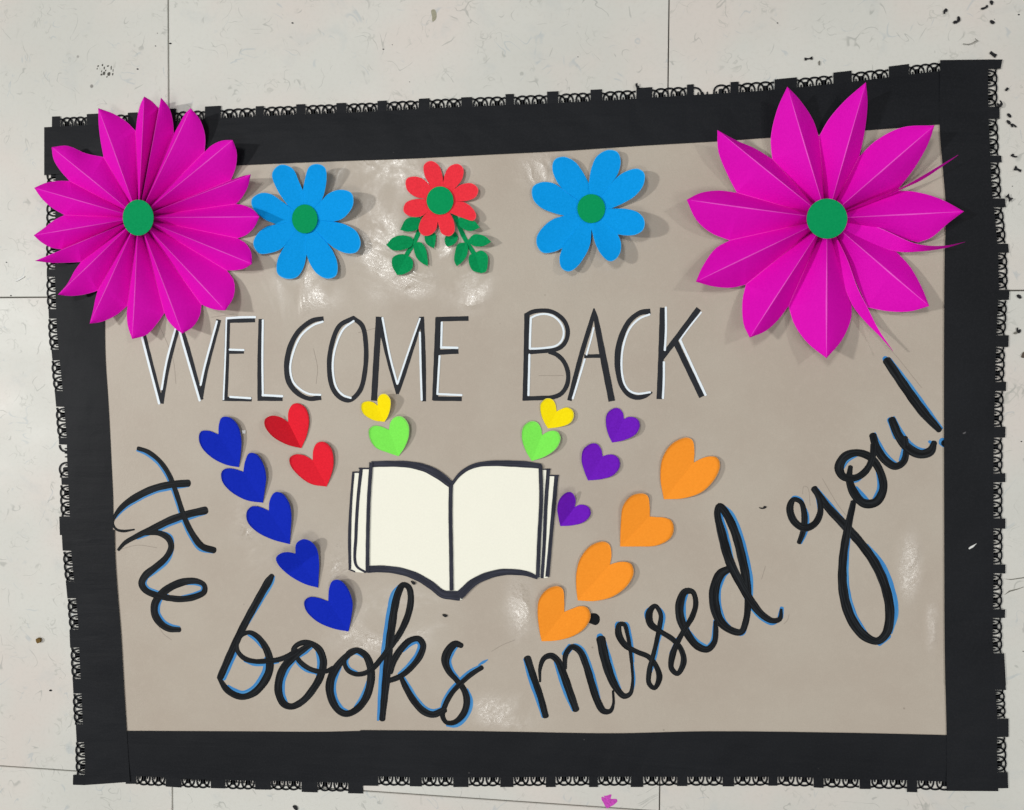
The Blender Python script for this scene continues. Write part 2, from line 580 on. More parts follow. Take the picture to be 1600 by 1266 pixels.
for (x, y, r) in [(266, 68, 2.2), (457, 36, 2), (599, 77, 1.6), (613, 70, 1), (903, 89, 1.2), (1215, 36, 1.5), (79, 1079, 2.6), (10, 410, 1.4), (17, 462, 1.6),
                  (1592, 23, 2), (1554, 30, 1), (1582, 291, 1.2), (1596, 690, 1.5), (640, 128, 1), (1599, 1018, 1.3), (246, 52, 1), (243, 72, 1.3), (215, 108, 2)]:
    mark('floor_speck', [[(x - r, y), (x, y - r * .6), (x + r, y + .2), (x, y + r * .6)]], SCRAP)

# ------------------------------------------------------------------ banner
ZS = 0.0006     # top of the brown sheet
banner = thing('paper_banner', 'brown welcome back banner with black scalloped paper border lying on the floor tiles', 'banner')
q = MB()
sheet = [(150, 262), (300, 255), (500, 245), (700, 236), (900, 227), (1100, 214), (1300, 202), (1474, 193), (1482, 330), (1484, 560), (1484, 900), (1485, 1090), (1486, 1156),
         (1200, 1152), (900, 1152), (500, 1152), (190, 1150), (186, 1000), (172, 850), (164, 700), (156, 520)]
q.poly(sheet, ZS, 0.0002)
q.build('brown_sheet', KRAFT, banner)


def arc_pts(c, r, n=14):
    return None


def bay_mesh(p0, p1, outw, depth, z, th=0.00025, torn=False):
    """one run of pierced scallops between two tabs. p0->p1 along the base, outw = outward unit vector (px)"""
    m = MB()
    p0 = np.array(p0, float); p1 = np.array(p1, float); outw = np.array(outw, float)
    L = np.linalg.norm(p1 - p0)
    def P(u, v): return p0 + (p1 - p0) * u + outw * depth * v
    def strip(pts, wd):
        pts = [np.array(p) for p in pts]
        n = len(pts)
        l = []; r = []
        for i in range(n):
            t = pts[min(i + 1, n - 1)] - pts[max(i - 1, 0)]
            t = t / max(np.linalg.norm(t), 1e-6)
            nn = np.array([-t[1], t[0]])
            l.append(pts[i] + nn * wd / 2); r.append(pts[i] - nn * wd / 2)
        b = len(m.v)
        for a_, b_ in zip(l, r):
            for zz in (z, z - th):
                m.v.append(W(a_, zz)); m.v.append(W(b_, zz))
        for i in range(n - 1):
            k = b + 4 * i
            m.face([k, k + 4, k + 5, k + 1]); m.face([k + 2, k + 3, k + 7, k + 6])
            m.face([k, k + 2, k + 6, k + 4]); m.face([k + 1, k + 5, k + 7, k + 3])
    rr = 0.205
    jit = random.uniform(-0.008, 0.008)
    for c in (0.0, 0.25, 0.5, 0.75, 1.0):
        if torn and c in (0.25, 0.5): continue
        pts = []
        for k in range(15):
            a = math.pi * k / 14
            u = c + jit - rr * math.cos(a)
            if u < -0.01 or u > 1.01: continue
            lift = 1.0 if 0 < c < 1 else 0.9
            pts.append(P(u, -0.05 + (1.0 * lift) * math.sin(a) ** 0.7 if math.sin(a) > 0 else -0.05))
        if len(pts) > 2: strip(pts, 2.9)
    # little shields between the arches and buds inside them
    for c in (0.25, 0.75):
        if torn and c == 0.25: 
            m.poly([P(c - 0.06, -0.15), P(c + 0.05, -0.15), P(c + 0.01, 0.35), P(c - 0.02, 0.25)], z, th); continue
        m.poly([P(c - 0.07, -0.1), P(c + 0.07, -0.1), P(c + 0.065, 0.4), P(c + 0.045, 0.55), P(c - 0.045, 0.55), P(c - 0.065, 0.4)], z, th)
    for c in (0.125, 0.375, 0.625, 0.875):
        s = 1 if c in (0.125, 0.625) else -1
        m.poly([P(c - 0.03, -0.1), P(c + 0.02, -0.1), P(c + 0.018, 0.2), P(c, 0.34), P(c - 0.025, 0.2)], z, th)
    return m


def interp_line(pts, coord, val):
    xs = [p[coord] for p in pts]; ys = [p[1 - coord] for p in pts]
    o = np.argsort(xs)
    return float(np.interp(val, np.array(xs)[o], np.array(ys)[o]))


def border_strip(inner, base, tabs, axis, sign, z, lo, hi, label, depth=13.5, torn=(), th=0.0003, extra_lo=None):
    """axis 0 = runs along x, 1 = along y; base: solid edge; tabs (a, b, outer); sign: outward direction in px"""
    def bp(t):
        v = interp_line(base, axis, t)
        return (t, v) if axis == 0 else (v, t)
    tabs = sorted(tabs)
    inn = np.array([tuple(p) for p in spline(inner, step=6)])
    u_in = np.r_[0, np.cumsum(np.linalg.norm(np.diff(inn, axis=0), axis=1))]; u_in /= u_in[-1]
    def ip(t):
        f = (t - lo) / (hi - lo)
        return np.array([np.interp(f, u_in, inn[:, 0]), np.interp(f, u_in, inn[:, 1])])
    cuts = sorted(set([lo, hi] + [max(a, lo) for a, b, _ in tabs] + [min(b, hi) for a, b, _ in tabs] + [lo + (hi - lo) * k / 60 for k in range(61)]))
    m = MB()
    def col(t):
        """one row of points across the strip, inner edge first"""
        A, B = ip(t), np.array(bp(t))
        out_ = []
        for r in range(7):
            f = r / 6
            p = A * (1 - f) + B * f
            wv = math.sin(math.pi * f) * 0.00022 * (math.sin(t * 0.021 + z * 9e3) + 0.6 * math.sin(t * 0.067 + f * 4) + 0.3 * math.sin(t * .15 + 2)) + (0.00008 * math.sin(t * .05) if 0 < f < 1 else 0)
            out_.append((p, z + abs(wv) - 0.0004 * f * f))
        return out_
    rows_ = []
    for t in cuts:
        k0 = len(m.v)
        cc = col(t)
        m.v += [W(p, zz) for p, zz in cc] + [W(p, zz - th) for p, zz in (cc[0], cc[-1])]
        rows_.append(k0)
    def up(q):
        a_, b_, c_ = (Vector(m.v[k]) * 1000 for k in q[:3])
        return q if (b_ - a_).cross(c_ - a_).z > 0 else q[::-1]
    for a, b in zip(rows_, rows_[1:]):
        for r in range(6): m.face(up([a + r, a + r + 1, b + r + 1, b + r]))
        m.face([a, b, b + 7, a + 7]); m.face([a + 6, b + 6, b + 8, a + 8])
    for a in (rows_[0], rows_[-1]): m.face([a, a + 6, a + 8, a + 7])
    for a, b, o_ in tabs:
        a2, b2 = max(a, lo), min(b, hi)
        s_ = (interp_line(base, axis, b2 + 5) - interp_line(base, axis, a2 - 5)) / (b2 - a2 + 10)
        mid = (a + b) / 2
        j1, j2 = random.uniform(-.5, .5), random.uniform(-.5, .5)
        def tp(t, jj): 
            v = o_ + s_ * (t - mid)
            return np.array((t + jj, v) if axis == 0 else (v, t + jj))
        P4 = [np.array(bp(a2)), np.array(bp(b2)), tp(b2, j2), tp(a2, j1)]
        k = len(m.v)
        m.v += [W(p, z - .0004) for p in P4] + [W(p, z - .0004 - th) for p in P4]
        m.face(up([k, k + 1, k + 2, k + 3]))
        for r in (1, 2, 3): m.face([k + r, k + (r + 1) % 4, k + 4 + (r + 1) % 4, k + 4 + r])
    o = m.build('border_strip', BORDER, banner, label)
    ts = [(lo, lo, 0)] * 0 + tabs
    bounds = []
    prev = lo
    for a, b, _ in ts:
        if a - prev > 14: bounds.append((prev, a))
        prev = max(prev, b)
    if hi - prev > 14: bounds.append((prev, hi))
    for k, (a, b) in enumerate(bounds):
        A, B = np.array(bp(a)), np.array(bp(b))
        d = (B - A) / np.linalg.norm(B - A)
        n = np.array([-d[1], d[0]])
        want = np.array([0, sign]) if axis == 0 else np.array([sign, 0])
        if n @ want < 0: n = -n
        L = np.linalg.norm(B - A)
        reps = max(1, int(round(L / 52)))
        if L < 36: 
            pass
        bm_ = MB()
        for r in range(reps):
            q_ = bay_mesh(A + (B - A) * r / reps, A + (B - A) * (r + 1) / reps, n, depth, z - 0.00055, 0.0002, torn=((a, b) and any(a <= t <= b for t in torn)))
            off = len(bm_.v); bm_.v += q_.v; bm_.f += [tuple(i + off for i in f) for f in q_.f]; bm_.uv += q_.uv
        bm_.build('lace_edge', BORDER, o)
    return o


ZB = 0.00115
top_tabs = [(81, 94, 182), (136, 154, 178), (200, 214, 176), (265, 275, 170), (320, 345, 166), (399, 412, 166), (463, 477, 163), (526, 541, 161),
            (590, 604, 157.5), (654, 671, 154), (721, 738, 152), (790, 803, 147), (855, 872, 143), (923, 941, 140), (994, 1019, 137), (1073, 1084, 132),
            (1141, 1154, 128), (1210, 1245, 122.5), (1302, 1331, 112), (1389, 1420, 102)]
border_strip([(69, 274), (160, 266), (270, 264), (385, 258), (500, 253), (640, 248), (760, 242), (880, 236), (1000, 228), (1120, 221), (1300, 208), (1474, 194)],
             [(69, 199), (150, 195), (250, 190), (380, 183), (440, 180), (570, 175), (700, 168), (850, 162), (970, 156), (1060, 150), (1180, 143), (1275, 134), (1365, 124), (1450, 113), (1480, 110)],
             top_tabs, 0, -1, ZB, 69, 1474, 'top black border strip with pierced scallops', torn=(1110,))
left_base = [(87, 273), (86, 370), (86, 440), (89, 520), (95, 580), (99, 620), (104, 680), (105, 720), (108, 780), (110, 840), (112, 870), (117, 920), (122, 970), (124, 1020), (127, 1080), (129, 1120), (133, 1190), (132, 1227)]
border_strip([(163, 262), (164, 505), (165, 560), (170, 640), (174, 720), (177, 790), (176, 834)], left_base,
             [(366, 377, 72), (421, 433, 73), (483, 498, 76), (546, 563, 81), (611, 636, 86.5), (684, 695, 92), (746, 758, 96), (807, 836, 93)], 1, -1, ZB - 0.0003, 262, 836,
             'upper left black border strip beside the pink flower', torn=(720,))
border_strip([(179, 828), (180, 870), (184, 930), (189, 990), (193, 1060), (196, 1110), (198, 1142), (203, 1222)], left_base,
             [(829, 861, 97), (909, 935, 104), (984, 1012, 109), (1061, 1084, 114), (1132, 1160, 119), (1211, 1227, 114)], 1, -1, ZB, 829, 1227,
             'lower left black border strip reaching the bottom corner')
# bottom
border_strip([(196, 1142), (300, 1142.5), (400, 1143), (500, 1143.5), (570, 1142)],
             [(196, 1213), (230, 1213), (310, 1218), (390, 1220), (460, 1221), (520, 1223), (570, 1224)],
             [(196, 213, 1225), (259, 283, 1230), (329, 352, 1232), (399, 423, 1234), (471, 496, 1238), (544, 567, 1240)], 0, 1, ZB - 0.0003, 196, 567,
             'bottom left black border strip')
border_strip([(563, 1141), (700, 1142), (820, 1144), (960, 1146), (1100, 1143), (1310, 1145), (1490, 1149)],
             [(563, 1213), (680, 1215), (760, 1215), (890, 1214), (1030, 1214), (1150, 1214), (1240, 1214), (1320, 1218), (1400, 1219), (1490, 1222)],
             [(563, 591, 1228), (640, 659, 1229), (708, 732, 1230), (782, 802, 1230), (853, 868, 1230), (920, 934, 1230), (986, 1005, 1230), (1058, 1074, 1228.5),
              (1129, 1147, 1229), (1201, 1215, 1228), (1271, 1287, 1231), (1343, 1360, 1233), (1417, 1433, 1238)], 0, 1, ZB - 0.0006 + 0.0004, 563, 1490,
             'bottom right black border strip of many scallops')
right_base = [(1549, 92), (1544, 110), (1544, 150), (1545, 190), (1548, 260), (1550, 300), (1555, 340), (1560, 400), (1561, 450), (1558, 500), (1556, 560), (1554, 640), (1552.5, 700), (1552.5, 900),
              (1551, 1000), (1556, 1090), (1558, 1110), (1558, 1180), (1560, 1237)]
border_strip([(1469, 94), (1468, 195), (1472, 250), (1478, 330), (1476, 400), (1475, 560), (1475, 700), (1475.5, 900), (1476, 1000), (1477, 1070)], right_base,
             [(93, 108, 1565), (167, 186, 1562), (243, 254, 1565), (310, 324, 1571), (381, 395, 1576), (453, 469, 1577), (524, 542, 1576), (597, 611, 1572), (667, 684, 1571),
              (740, 754, 1571), (810, 826, 1571), (882, 896, 1571), (952, 966, 1570.5), (1021, 1070, 1570.5)], 1, 1, ZB + 0.0003, 93, 1070,
             'long right black border strip under the flower tips')
border_strip([(1477, 1064), (1478, 1100), (1479, 1149), (1479, 1236)], right_base,
             [(1065, 1078, 1571.5), (1123, 1152, 1576), (1207, 1232, 1575)], 1, 1, ZB + 0.0001, 1065, 1236.5,
             'short right black border strip at the bottom corner')

# ------------------------------------------------------------------ lettering
ZI = ZS + 0.00003


def letter(label, strokes, under, m_top, m_under, under_name, sub=None, cap='round'):
    """strokes: list of (px, py, w) lists"""
    q = MB()
    for i, s_ in enumerate(strokes): q.ribbon(s_, ZI + 0.00007 + 0.00002 * i, 0.00001 if len(s_) < 4 else 0.00005, cap)
    o = q.build('letter', m_top, banner, label)
    if under:
        u = MB()
        for i, s_ in enumerate(under):
            if under_name == 'blue_edge' and len(s_) > 2: s_ = [(*s_[0][:2], s_[0][2] * .45)] + list(s_[1:-1]) + [(*s_[-1][:2], s_[-1][2] * .45)]
            if under_name == 'blue_edge': s_ = [(p[0], p[1], p[2] * .9) for p in s_]
            u.ribbon(s_, ZI + (0.000006 * i if under_name == 'blue_edge' else 0.00018 + 0.00001 * i), 0.00002)
        u.build(under_name, m_under, o)
    return o


def S(ox, oy, s, pts, w=None):
    out = []
    for p in pts:
        ww = p[2] if len(p) > 2 else w
        out.append((ox + p[0] / s, oy + p[1] / s, ww / s))
    return out


def caps(label, ox, oy, s, bl, wh):
    letter(label, [[(q[0], q[1], q[2] * 1.1) for q in S(ox, oy, s, p, w_)] for p, w_ in bl], [S(ox, oy, s, p, w_) for p, w_ in wh], PAINT, WHITEINK, 'white_highlight', cap='flat')


A_ = (200, 460, 2.857)
caps('capital W begun under the pink flower', *A_,
     [([(62, 150), (75, 205), (146, 485)], 20), ([(149, 488), (176, 330), (218, 165), (225, 140)], 17), ([(232, 150), (252, 200), (326, 470)], 20), ([(325, 470, 14), (345, 345, 20), (405, 113, 20)], 20)],
     [([(55, 160), (68, 215), (139, 488)], 10), ([(150, 425), (172, 300), (211, 155)], 9), ([(228, 155), (240, 200), (320, 475)], 10), ([(324, 405), (340, 330), (397, 120)], 9)])
caps('capital E, first one', *A_, [([(445, 112), (440, 300), (433, 476)], 20), ([(438, 119), (567, 116)], 17), ([(448, 258), (517, 257)], 15), ([(430, 467), (552, 469)], 17)],
     [([(440, 107), (500, 103), (568, 102)], 10), ([(439, 112), (434, 280), (426, 470)], 7), ([(453, 247), (517, 249)], 9), ([(455, 458), (548, 464)], 9)])
caps('capital L', *A_, [([(593, 110), (588, 300), (588, 476)], 19), ([(586, 466), (690, 467)], 18)], [([(602, 115), (600, 300), (602, 450)], 9), ([(600, 450), (690, 455)], 10)])
caps('capital C of welcome', *A_, [([(873, 108, 18), (825, 117, 20), (762, 165, 20), (722, 240, 22), (708, 330, 22), (722, 400, 22), (765, 447, 20), (810, 466, 18), (862, 460, 22)], 20)],
     [([(870, 122), (825, 139), (772, 185), (739, 255), (724, 330), (737, 390), (770, 425), (810, 445), (860, 449)], 9)])
caps('capital O', *A_, [([(1010, 105), (945, 140), (908, 230), (898, 330), (914, 420), (950, 463), (990, 472), (1035, 430), (1058, 340), (1062, 230), (1045, 140), (1002, 104)], 19)],
     [([(1008, 119), (962, 155), (925, 240), (914, 330), (930, 415), (960, 450), (995, 463)], 9)])
caps('capital M with its left leg behind the yellow heart', *A_, [([(1120, 100), (1108, 300), (1098, 475)], 25), ([(1120, 103), (1165, 290), (1203, 445, 12)], 21), ([(1203, 445, 10), (1215, 400, 19), (1310, 103, 19)], 19), ([(1312, 100), (1320, 300), (1321, 478)], 17)],
     [([(1136, 105), (1170, 280), (1202, 400)], 9), ([(1203, 400), (1250, 260), (1303, 108)], 8), ([(1303, 170), (1306, 320), (1311, 472)], 9)])
caps('capital E ending the word welcome', *A_, [([(1386, 103), (1378, 300), (1371, 474)], 25), ([(1376, 111), (1520, 108)], 19), ([(1385, 259), (1475, 254)], 21), ([(1362, 466), (1490, 467)], 18)],
     [([(1401, 125), (1398, 240)], 9), ([(1397, 237), (1472, 239)], 10), ([(1391, 275), (1381, 445)], 9), ([(1380, 445), (1490, 450)], 9)])
B_ = (780, 460, 4.444)
caps('capital B behind the second yellow heart', *B_, [([(193, 133), (188, 430), (180, 738)], 34), ([(185, 145), (230, 122), (290, 113), (350, 117), (400, 138), (455, 190), (476, 255), (465, 320), (430, 365), (385, 385), (300, 395), (195, 403)], 27),
                        ([(345, 398), (400, 420), (450, 470), (478, 550), (470, 630), (430, 690), (370, 715), (300, 720), (165, 724)], 28)],
     [([(220, 162), (215, 280), (213, 378)], 15), ([(218, 165), (260, 145), (320, 137), (380, 155), (430, 205), (448, 265), (435, 320), (395, 357), (300, 374), (215, 378)], 14), ([(210, 418), (207, 560), (203, 702)], 15)])
caps('capital A of back', *B_, [([(658, 98, 8), (650, 150, 24), (570, 420, 30), (487, 738, 28)], 30), ([(658, 98, 6), (668, 150, 26), (715, 400, 40), (782, 742, 42)], 30), ([(590, 430), (715, 428)], 24)],
     [([(656, 232), (640, 300), (606, 420)], 12), ([(594, 450), (555, 580), (511, 725)], 14)])
caps('capital C of back', *B_, [([(1050, 118, 36), (980, 128, 32), (905, 185, 32), (850, 290, 36), (824, 400, 38), (825, 520, 38), (852, 630, 36), (893, 690, 32), (950, 716, 32), (1010, 708, 26), (1063, 680, 10)], 36)],
     [([(1045, 140), (975, 168), (908, 235), (872, 320), (852, 420), (852, 540), (872, 625), (908, 672), (960, 690), (1048, 680)], 14)])
caps('capital K of back', *B_, [([(1135, 92), (1125, 400), (1112, 728)], 36), ([(1386, 100, 36), (1260, 270, 36), (1125, 445, 34)], 36), ([(1222, 325), (1310, 510), (1407, 712)], 36)],
     [([(1157, 90), (1158, 250), (1150, 388)], 15), ([(1144, 470), (1143, 600), (1137, 722)], 15), ([(1403, 125), (1330, 215), (1256, 315)], 11), ([(1256, 318), (1340, 500), (1433, 700)], 17)])


def script(label, strokes, blues):
    strokes = [[(p[0], p[1], p[2] * 1.06 + .3) for p in st] for st in strokes]
    letter(label, strokes, blues, INK, BLUEINK, 'blue_edge')


def shift(st, dx, dy, dw=0.0):
    return [(p[0] + dx, p[1] + dy, p[2] + dw) for p in st]


def inner(st, d, dw=0.0, a=0, b=None):
    """stroke moved d px to its left-hand side (screen sense)"""
    st = st[a:b]
    P = np.array(st, float)
    T_ = np.gradient(P[:, :2], axis=0); T_ /= np.linalg.norm(T_, axis=1)[:, None]
    return [(p[0] + t[1] * d, p[1] - t[0] * d, p[2] + dw) for p, t in zip(P, T_)]


C_ = (160, 670, 3.725)
t1 = S(*C_, [(208, 115, 22), (260, 132, 24), (325, 180, 24), (378, 250, 26), (412, 325, 26), (445, 420, 26), (478, 520, 28), (525, 615, 32), (580, 685, 36), (650, 708, 34)])
t2 = S(*C_, [(500, 317, 40), (400, 325, 38), (300, 348, 38), (200, 395, 38), (120, 450, 30), (72, 510, 20), (60, 550, 12), (80, 585, 12), (120, 596, 14), (185, 587, 8)])
script('letter t of the, written slanting down', [t1, t2], [shift(t1, -2.2, 3.2), shift(t2[:6], .4, 4.0)])
h1 = S(*C_, [(600, 475, 42), (500, 497, 40), (400, 530, 40), (300, 578, 36), (200, 625, 28), (130, 665, 22), (93, 705, 16)])
h2 = S(*C_, [(180, 632, 14), (250, 608, 26), (330, 608, 30), (385, 640, 34), (400, 690, 32), (370, 750, 32), (310, 805, 36), (250, 855, 40), (228, 900, 36), (250, 940, 34), (310, 968, 34), (380, 985, 34)])
script('letter h of the', [h1, h2], [shift(h1[:5], .8, 4.2), inner(h2, 3.4, 0, 2, 5), shift(h2[4:8], 3.0, 3.0), inner(h2, 4.0, -1, 7, 12)])
e1 = S(*C_, [(380, 985, 34), (460, 992, 34), (540, 978, 34), (592, 950, 30), (592, 910, 26), (550, 888, 30), (480, 890, 40), (400, 920, 42), (340, 965, 42), (305, 1020, 40), (305, 1080, 40), (340, 1135, 38), (390, 1165, 34), (448, 1170, 28)])
script('letter e of the', [e1], [inner(e1, 3.6, -1, 1, 7), inner(e1, 4.2, 0, 8, 14)])
D_ = (320, 880, 4.871)
b1 = S(*D_, [(512, 95, 34), (490, 130, 52), (420, 250, 52), (300, 470, 52), (200, 680, 52), (118, 868, 48)])
b2 = S(*D_, [(105, 868, 26), (160, 955, 44), (220, 1000, 46), (290, 1018, 44), (370, 990, 50), (440, 920, 56), (490, 820, 56), (490, 720, 54), (455, 630, 46), (400, 560, 38), (340, 528, 32), (280, 550, 28), (246, 610, 26), (250, 670, 30), (300, 725, 34), (380, 748, 34), (470, 745, 36), (560, 735, 36), (640, 705, 40), (700, 670, 44)])
script('letter b of books', [b1, b2], [shift(b1[:4], 3.4, 1.5), inner(b1, 5, 0, 4, 6), inner(b2, 5.5, 0, 1, 8), inner(b2, 4.5, 0, 8, 11), shift(b2[14:18], 0, 4.2)])
o1 = S(*D_, [(700, 700, 20), (672, 665, 30), (700, 625, 36), (760, 604, 38), (820, 618, 42), (875, 665, 50), (902, 750, 52), (880, 860, 54), (820, 965, 52), (745, 1050, 48), (660, 1092, 46), (600, 1070, 50), (562, 990, 54), (565, 890, 56), (605, 790, 56), (680, 710, 54), (760, 650, 44), (810, 622, 30)])
o1b = S(*D_, [(680, 670, 30), (715, 740, 34), (780, 795, 34), (850, 822, 34), (920, 825, 32), (975, 800, 34)])
script('first letter o of books', [o1, o1b], [inner(o1, 5.5, 0, 6, 9) and inner(o1, -5, 0, 5, 8), inner(o1, -5.0, 0, 11, 16), shift(o1[15:18], 2, 4), shift(o1b[:4], -1, 4)])
o2 = [(556, 1016.5, 8), (542, 1025, 9), (528, 1040, 11), (518, 1058, 12), (515, 1077, 12), (520, 1097, 11), (530, 1111, 10), (542, 1115.5, 9.5), (558, 1108, 10), (572, 1090, 11), (579, 1066, 11.5), (579, 1043, 11), (571, 1024, 10), (557, 1016, 8), (545, 1020, 7), (538, 1034, 6), (543, 1047, 6.5), (556, 1053.5, 7), (570, 1052, 7), (583, 1044, 7.5), (596, 1029, 8), (608, 1014, 8)]
script('second letter o of books', [o2], [inner(o2, 4.6, 0, 2, 8), inner(o2, 4.4, 0, 8, 11), inner(o2, 4, -1, 12, 18)])
E_ = (540, 880, 4.689)
k1 = S(*E_, [(300, 650, 40), (350, 585, 40), (410, 490, 44), (460, 370, 46), (478, 250, 44), (460, 175, 40), (420, 160, 40), (385, 220, 50), (358, 330, 52), (340, 450, 54), (322, 580, 54), (310, 700, 54), (296, 860, 54), (268, 1145, 40)])
k2 = S(*E_, [(318, 862, 36), (400, 830, 38), (480, 765, 40), (545, 680, 44), (568, 600, 42), (535, 555, 40), (475, 565, 42), (405, 630, 46), (350, 720, 46), (325, 800, 40)])
k3 = S(*E_, [(405, 835, 30), (440, 910, 40), (500, 1010, 46), (570, 1085, 48), (640, 1110, 46), (725, 1075, 44)])
script('tall looped letter k', [k1, k2, k3], [shift(k1[6:], -6.5, 1.2), shift(k1[7:10], -3.5, 0), inner(k2, 4.6, 0, 1, 8), inner(k3, 4.2, 0)])
s1 = S(*E_, [(850, 605, 36), (805, 592, 46), (755, 640, 60), (730, 715, 56), (755, 790, 42), (815, 860, 36), (868, 930, 42), (888, 1010, 46), (865, 1100, 44), (800, 1165, 36), (740, 1168, 30), (710, 1120, 34), (730, 1040, 36), (780, 950, 34), (840, 885, 34), (920, 815, 34), (998, 765, 32)])
script('letter s ending books', [s1], [inner(s1, 4.8, -1, 1, 6), inner(s1, 4.6, 2, 6, 11), shift(s1[11:], -2.6, -3.4), [(748, 1039, 5), (755, 1035, 5), (762, 1031, 4)]])
G_ = (800, 770, 3.4227)
m1 = S(*G_, [(82, 885, 36), (115, 985, 34), (150, 1085, 32), (180, 1195, 32)])
m2 = S(*G_, [(150, 1010, 10), (150, 940, 18), (172, 885, 26), (210, 872, 30), (245, 900, 34), (275, 970, 38), (310, 1070, 38), (342, 1160, 34)])
m3 = S(*G_, [(285, 940, 16), (286, 870, 26), (320, 825, 28), (360, 845, 32), (395, 920, 34), (425, 1020, 36), (455, 1110, 36), (490, 1168, 32), (525, 1168, 22), (542, 1130, 14), (540, 1060, 10)])
script('letter m of missed', [m1, m2, m3], [shift(m1, -4.5, 1.5), shift(m2[4:], -4.4, 1.5), shift(m3[1:7], 3.6, -1.8), shift(m3[1:3], -3, -2)])
i1 = S(*G_, [(475, 782, 46), (495, 880, 46), (530, 990, 42), (565, 1055, 34), (600, 1088, 28), (632, 1075, 22), (645, 1010, 14), (640, 910, 14)])
script('letter i of missed without its dot', [i1], [shift(i1[:4], 4.0, -1.0), shift(i1[:1], -2, -2) + shift(i1[:1], 0, -3), shift(i1[5:], 2.6, 0)])
sa = S(*G_, [(640, 910, 16), (632, 840, 18), (618, 760, 20), (600, 705, 22), (575, 705, 26), (570, 755, 34), (605, 815, 30), (670, 852, 24), (730, 878, 26), (772, 930, 26), (788, 990, 30), (762, 1045, 22), (733, 1020, 24), (735, 950, 26), (755, 870, 22), (775, 790, 22)])
script('first letter s of missed', [sa], [shift(sa[0:5], 3.4, -1.2), shift(sa[3:6], -3.0, -1.5), shift(sa[13:16], 3.0, 2)])
sb = S(*G_, [(772, 800, 22), (788, 720, 24), (795, 650, 22), (765, 605, 22), (735, 640, 34), (740, 700, 36), (790, 740, 26), (860, 785, 26), (905, 840, 26), (918, 905, 30), (885, 968, 24), (853, 940, 26), (858, 870, 32), (890, 790, 26), (930, 720, 26)])
script('second letter s of missed', [sb], [shift(sb[0:4], 4.0, 0), shift(sb[3:6], -3.4, 0), shift(sb[12:14], -1, -2)])
ea = S(*G_, [(930, 720, 26), (965, 660, 28), (983, 590, 26), (965, 530, 26), (925, 530, 34), (898, 590, 42), (900, 670, 42), (935, 750, 38), (990, 820, 36), (1045, 838, 32), (1082, 800, 28), (1090, 740, 26), (1088, 690, 20)])
script('letter e of missed', [ea], [shift(ea[4:8], 4.2, .5), shift(ea[7:10], 2.2, -3.8), shift(ea[9:], -2.2, -2)])
da = S(*G_, [(1165, 405, 34), (1115, 435, 46), (1082, 520, 50), (1085, 610, 50), (1115, 690, 44), (1170, 735, 36), (1225, 745, 32), (1250, 690, 32), (1262, 590, 34), (1255, 480, 40), (1232, 360, 44), (1195, 220, 42), (1150, 120, 40), (1110, 72, 34), (1098, 100, 32), (1125, 230, 44), (1165, 370, 46), (1225, 490, 42), (1285, 590, 40), (1340, 655, 34), (1395, 685, 28), (1432, 675, 24), (1440, 625, 14)])
script('tall looped letter d', [da], [shift(da[0:6], 4.2, .6), shift(da[8:14], 5, -1.4), shift(da[14:17], 4.4, 0), shift(da[17:22], -1.2, 3.4), shift(da[5:8], 1.5, 1.8), shift(da[21:], 1, -2.5, 3)])
dot = MB(); dot.poly(spline(Z(*G_, [(418, 650), (445, 645), (466, 660), (468, 690), (450, 708), (425, 702), (405, 690)]), True, 1.5), ZI + 0.0001, 0.00005)
dot.build('letter_dot', INK, banner, 'black dot of the letter i beside the lowest orange heart')
Y_ = (1200, 540, 2.637)
y1 = S(*Y_, [(128, 812, 18), (145, 765, 22), (150, 700, 24), (135, 645, 18), (105, 635, 20), (90, 672, 28), (108, 725, 28), (150, 752, 28), (192, 735, 26), (215, 690, 24), (212, 640, 20), (190, 592, 18)])
y2 = S(*Y_, [(190, 590, 26), (245, 665, 30), (320, 745, 34), (390, 825, 34), (445, 905, 36), (485, 1000, 36), (502, 1100, 36), (488, 1185, 34), (450, 1218, 28), (395, 1195, 36), (340, 1120, 38), (310, 1010, 36), (308, 890, 32), (325, 770, 30), (352, 645, 22)])
script('long tailed letter y', [y1, y2], [shift(y1[0:4], 3.4, 1.2), shift(y1[2:6], .6, -2.6), shift(y1[9:], -2, -2.5), shift(y2[0:3], 2.4, -2.6), shift(y2[3:8], 6.6, -.6, 2), shift(y2[7:9], 2.5, 3.4), inner(y2, 0, 0, 9, 12) and shift(y2[9:14], 4.2, -2.2)])
oo = S(*Y_, [(340, 500, 18), (335, 545, 26), (350, 600, 34), (395, 650, 34), (445, 645, 34), (475, 590, 32), (460, 515, 30), (420, 460, 30), (365, 442, 28), (315, 460, 34), (293, 505, 36), (310, 540, 30), (360, 545, 26), (400, 520, 26), (428, 470, 24), (436, 410, 26)])
script('letter o of you', [oo], [shift(oo[2:4], 3.4, -3), shift(oo[4:7], -4.2, -2), shift(oo[8:11], 3.8, 2.4), shift(oo[11:14], 0, 3.4)])
uu = S(*Y_, [(432, 370, 28), (445, 415, 30), (480, 470, 32), (525, 498, 28), (558, 480, 26), (570, 430, 24), (565, 380, 20)])
uv_ = S(*Y_, [(510, 305, 30), (540, 375, 34), (580, 425, 36), (630, 448, 34), (670, 435, 34), (685, 400, 22)])
script('letter u of you', [uu, uv_], [shift(uu[:4], 3, -3.2), shift(uu[4:6], -3, -2), shift(uv_[:5], 3.0, -3.4), shift(uv_[:1], -2.6, 0) + shift(uv_[1:2], -3.4, .5), [(1452, 690, 5), (1455, 692, 6)]])
ex = S(*Y_, [(490, 62, 34), (560, 165, 36), (640, 275, 36), (706, 348, 24)])
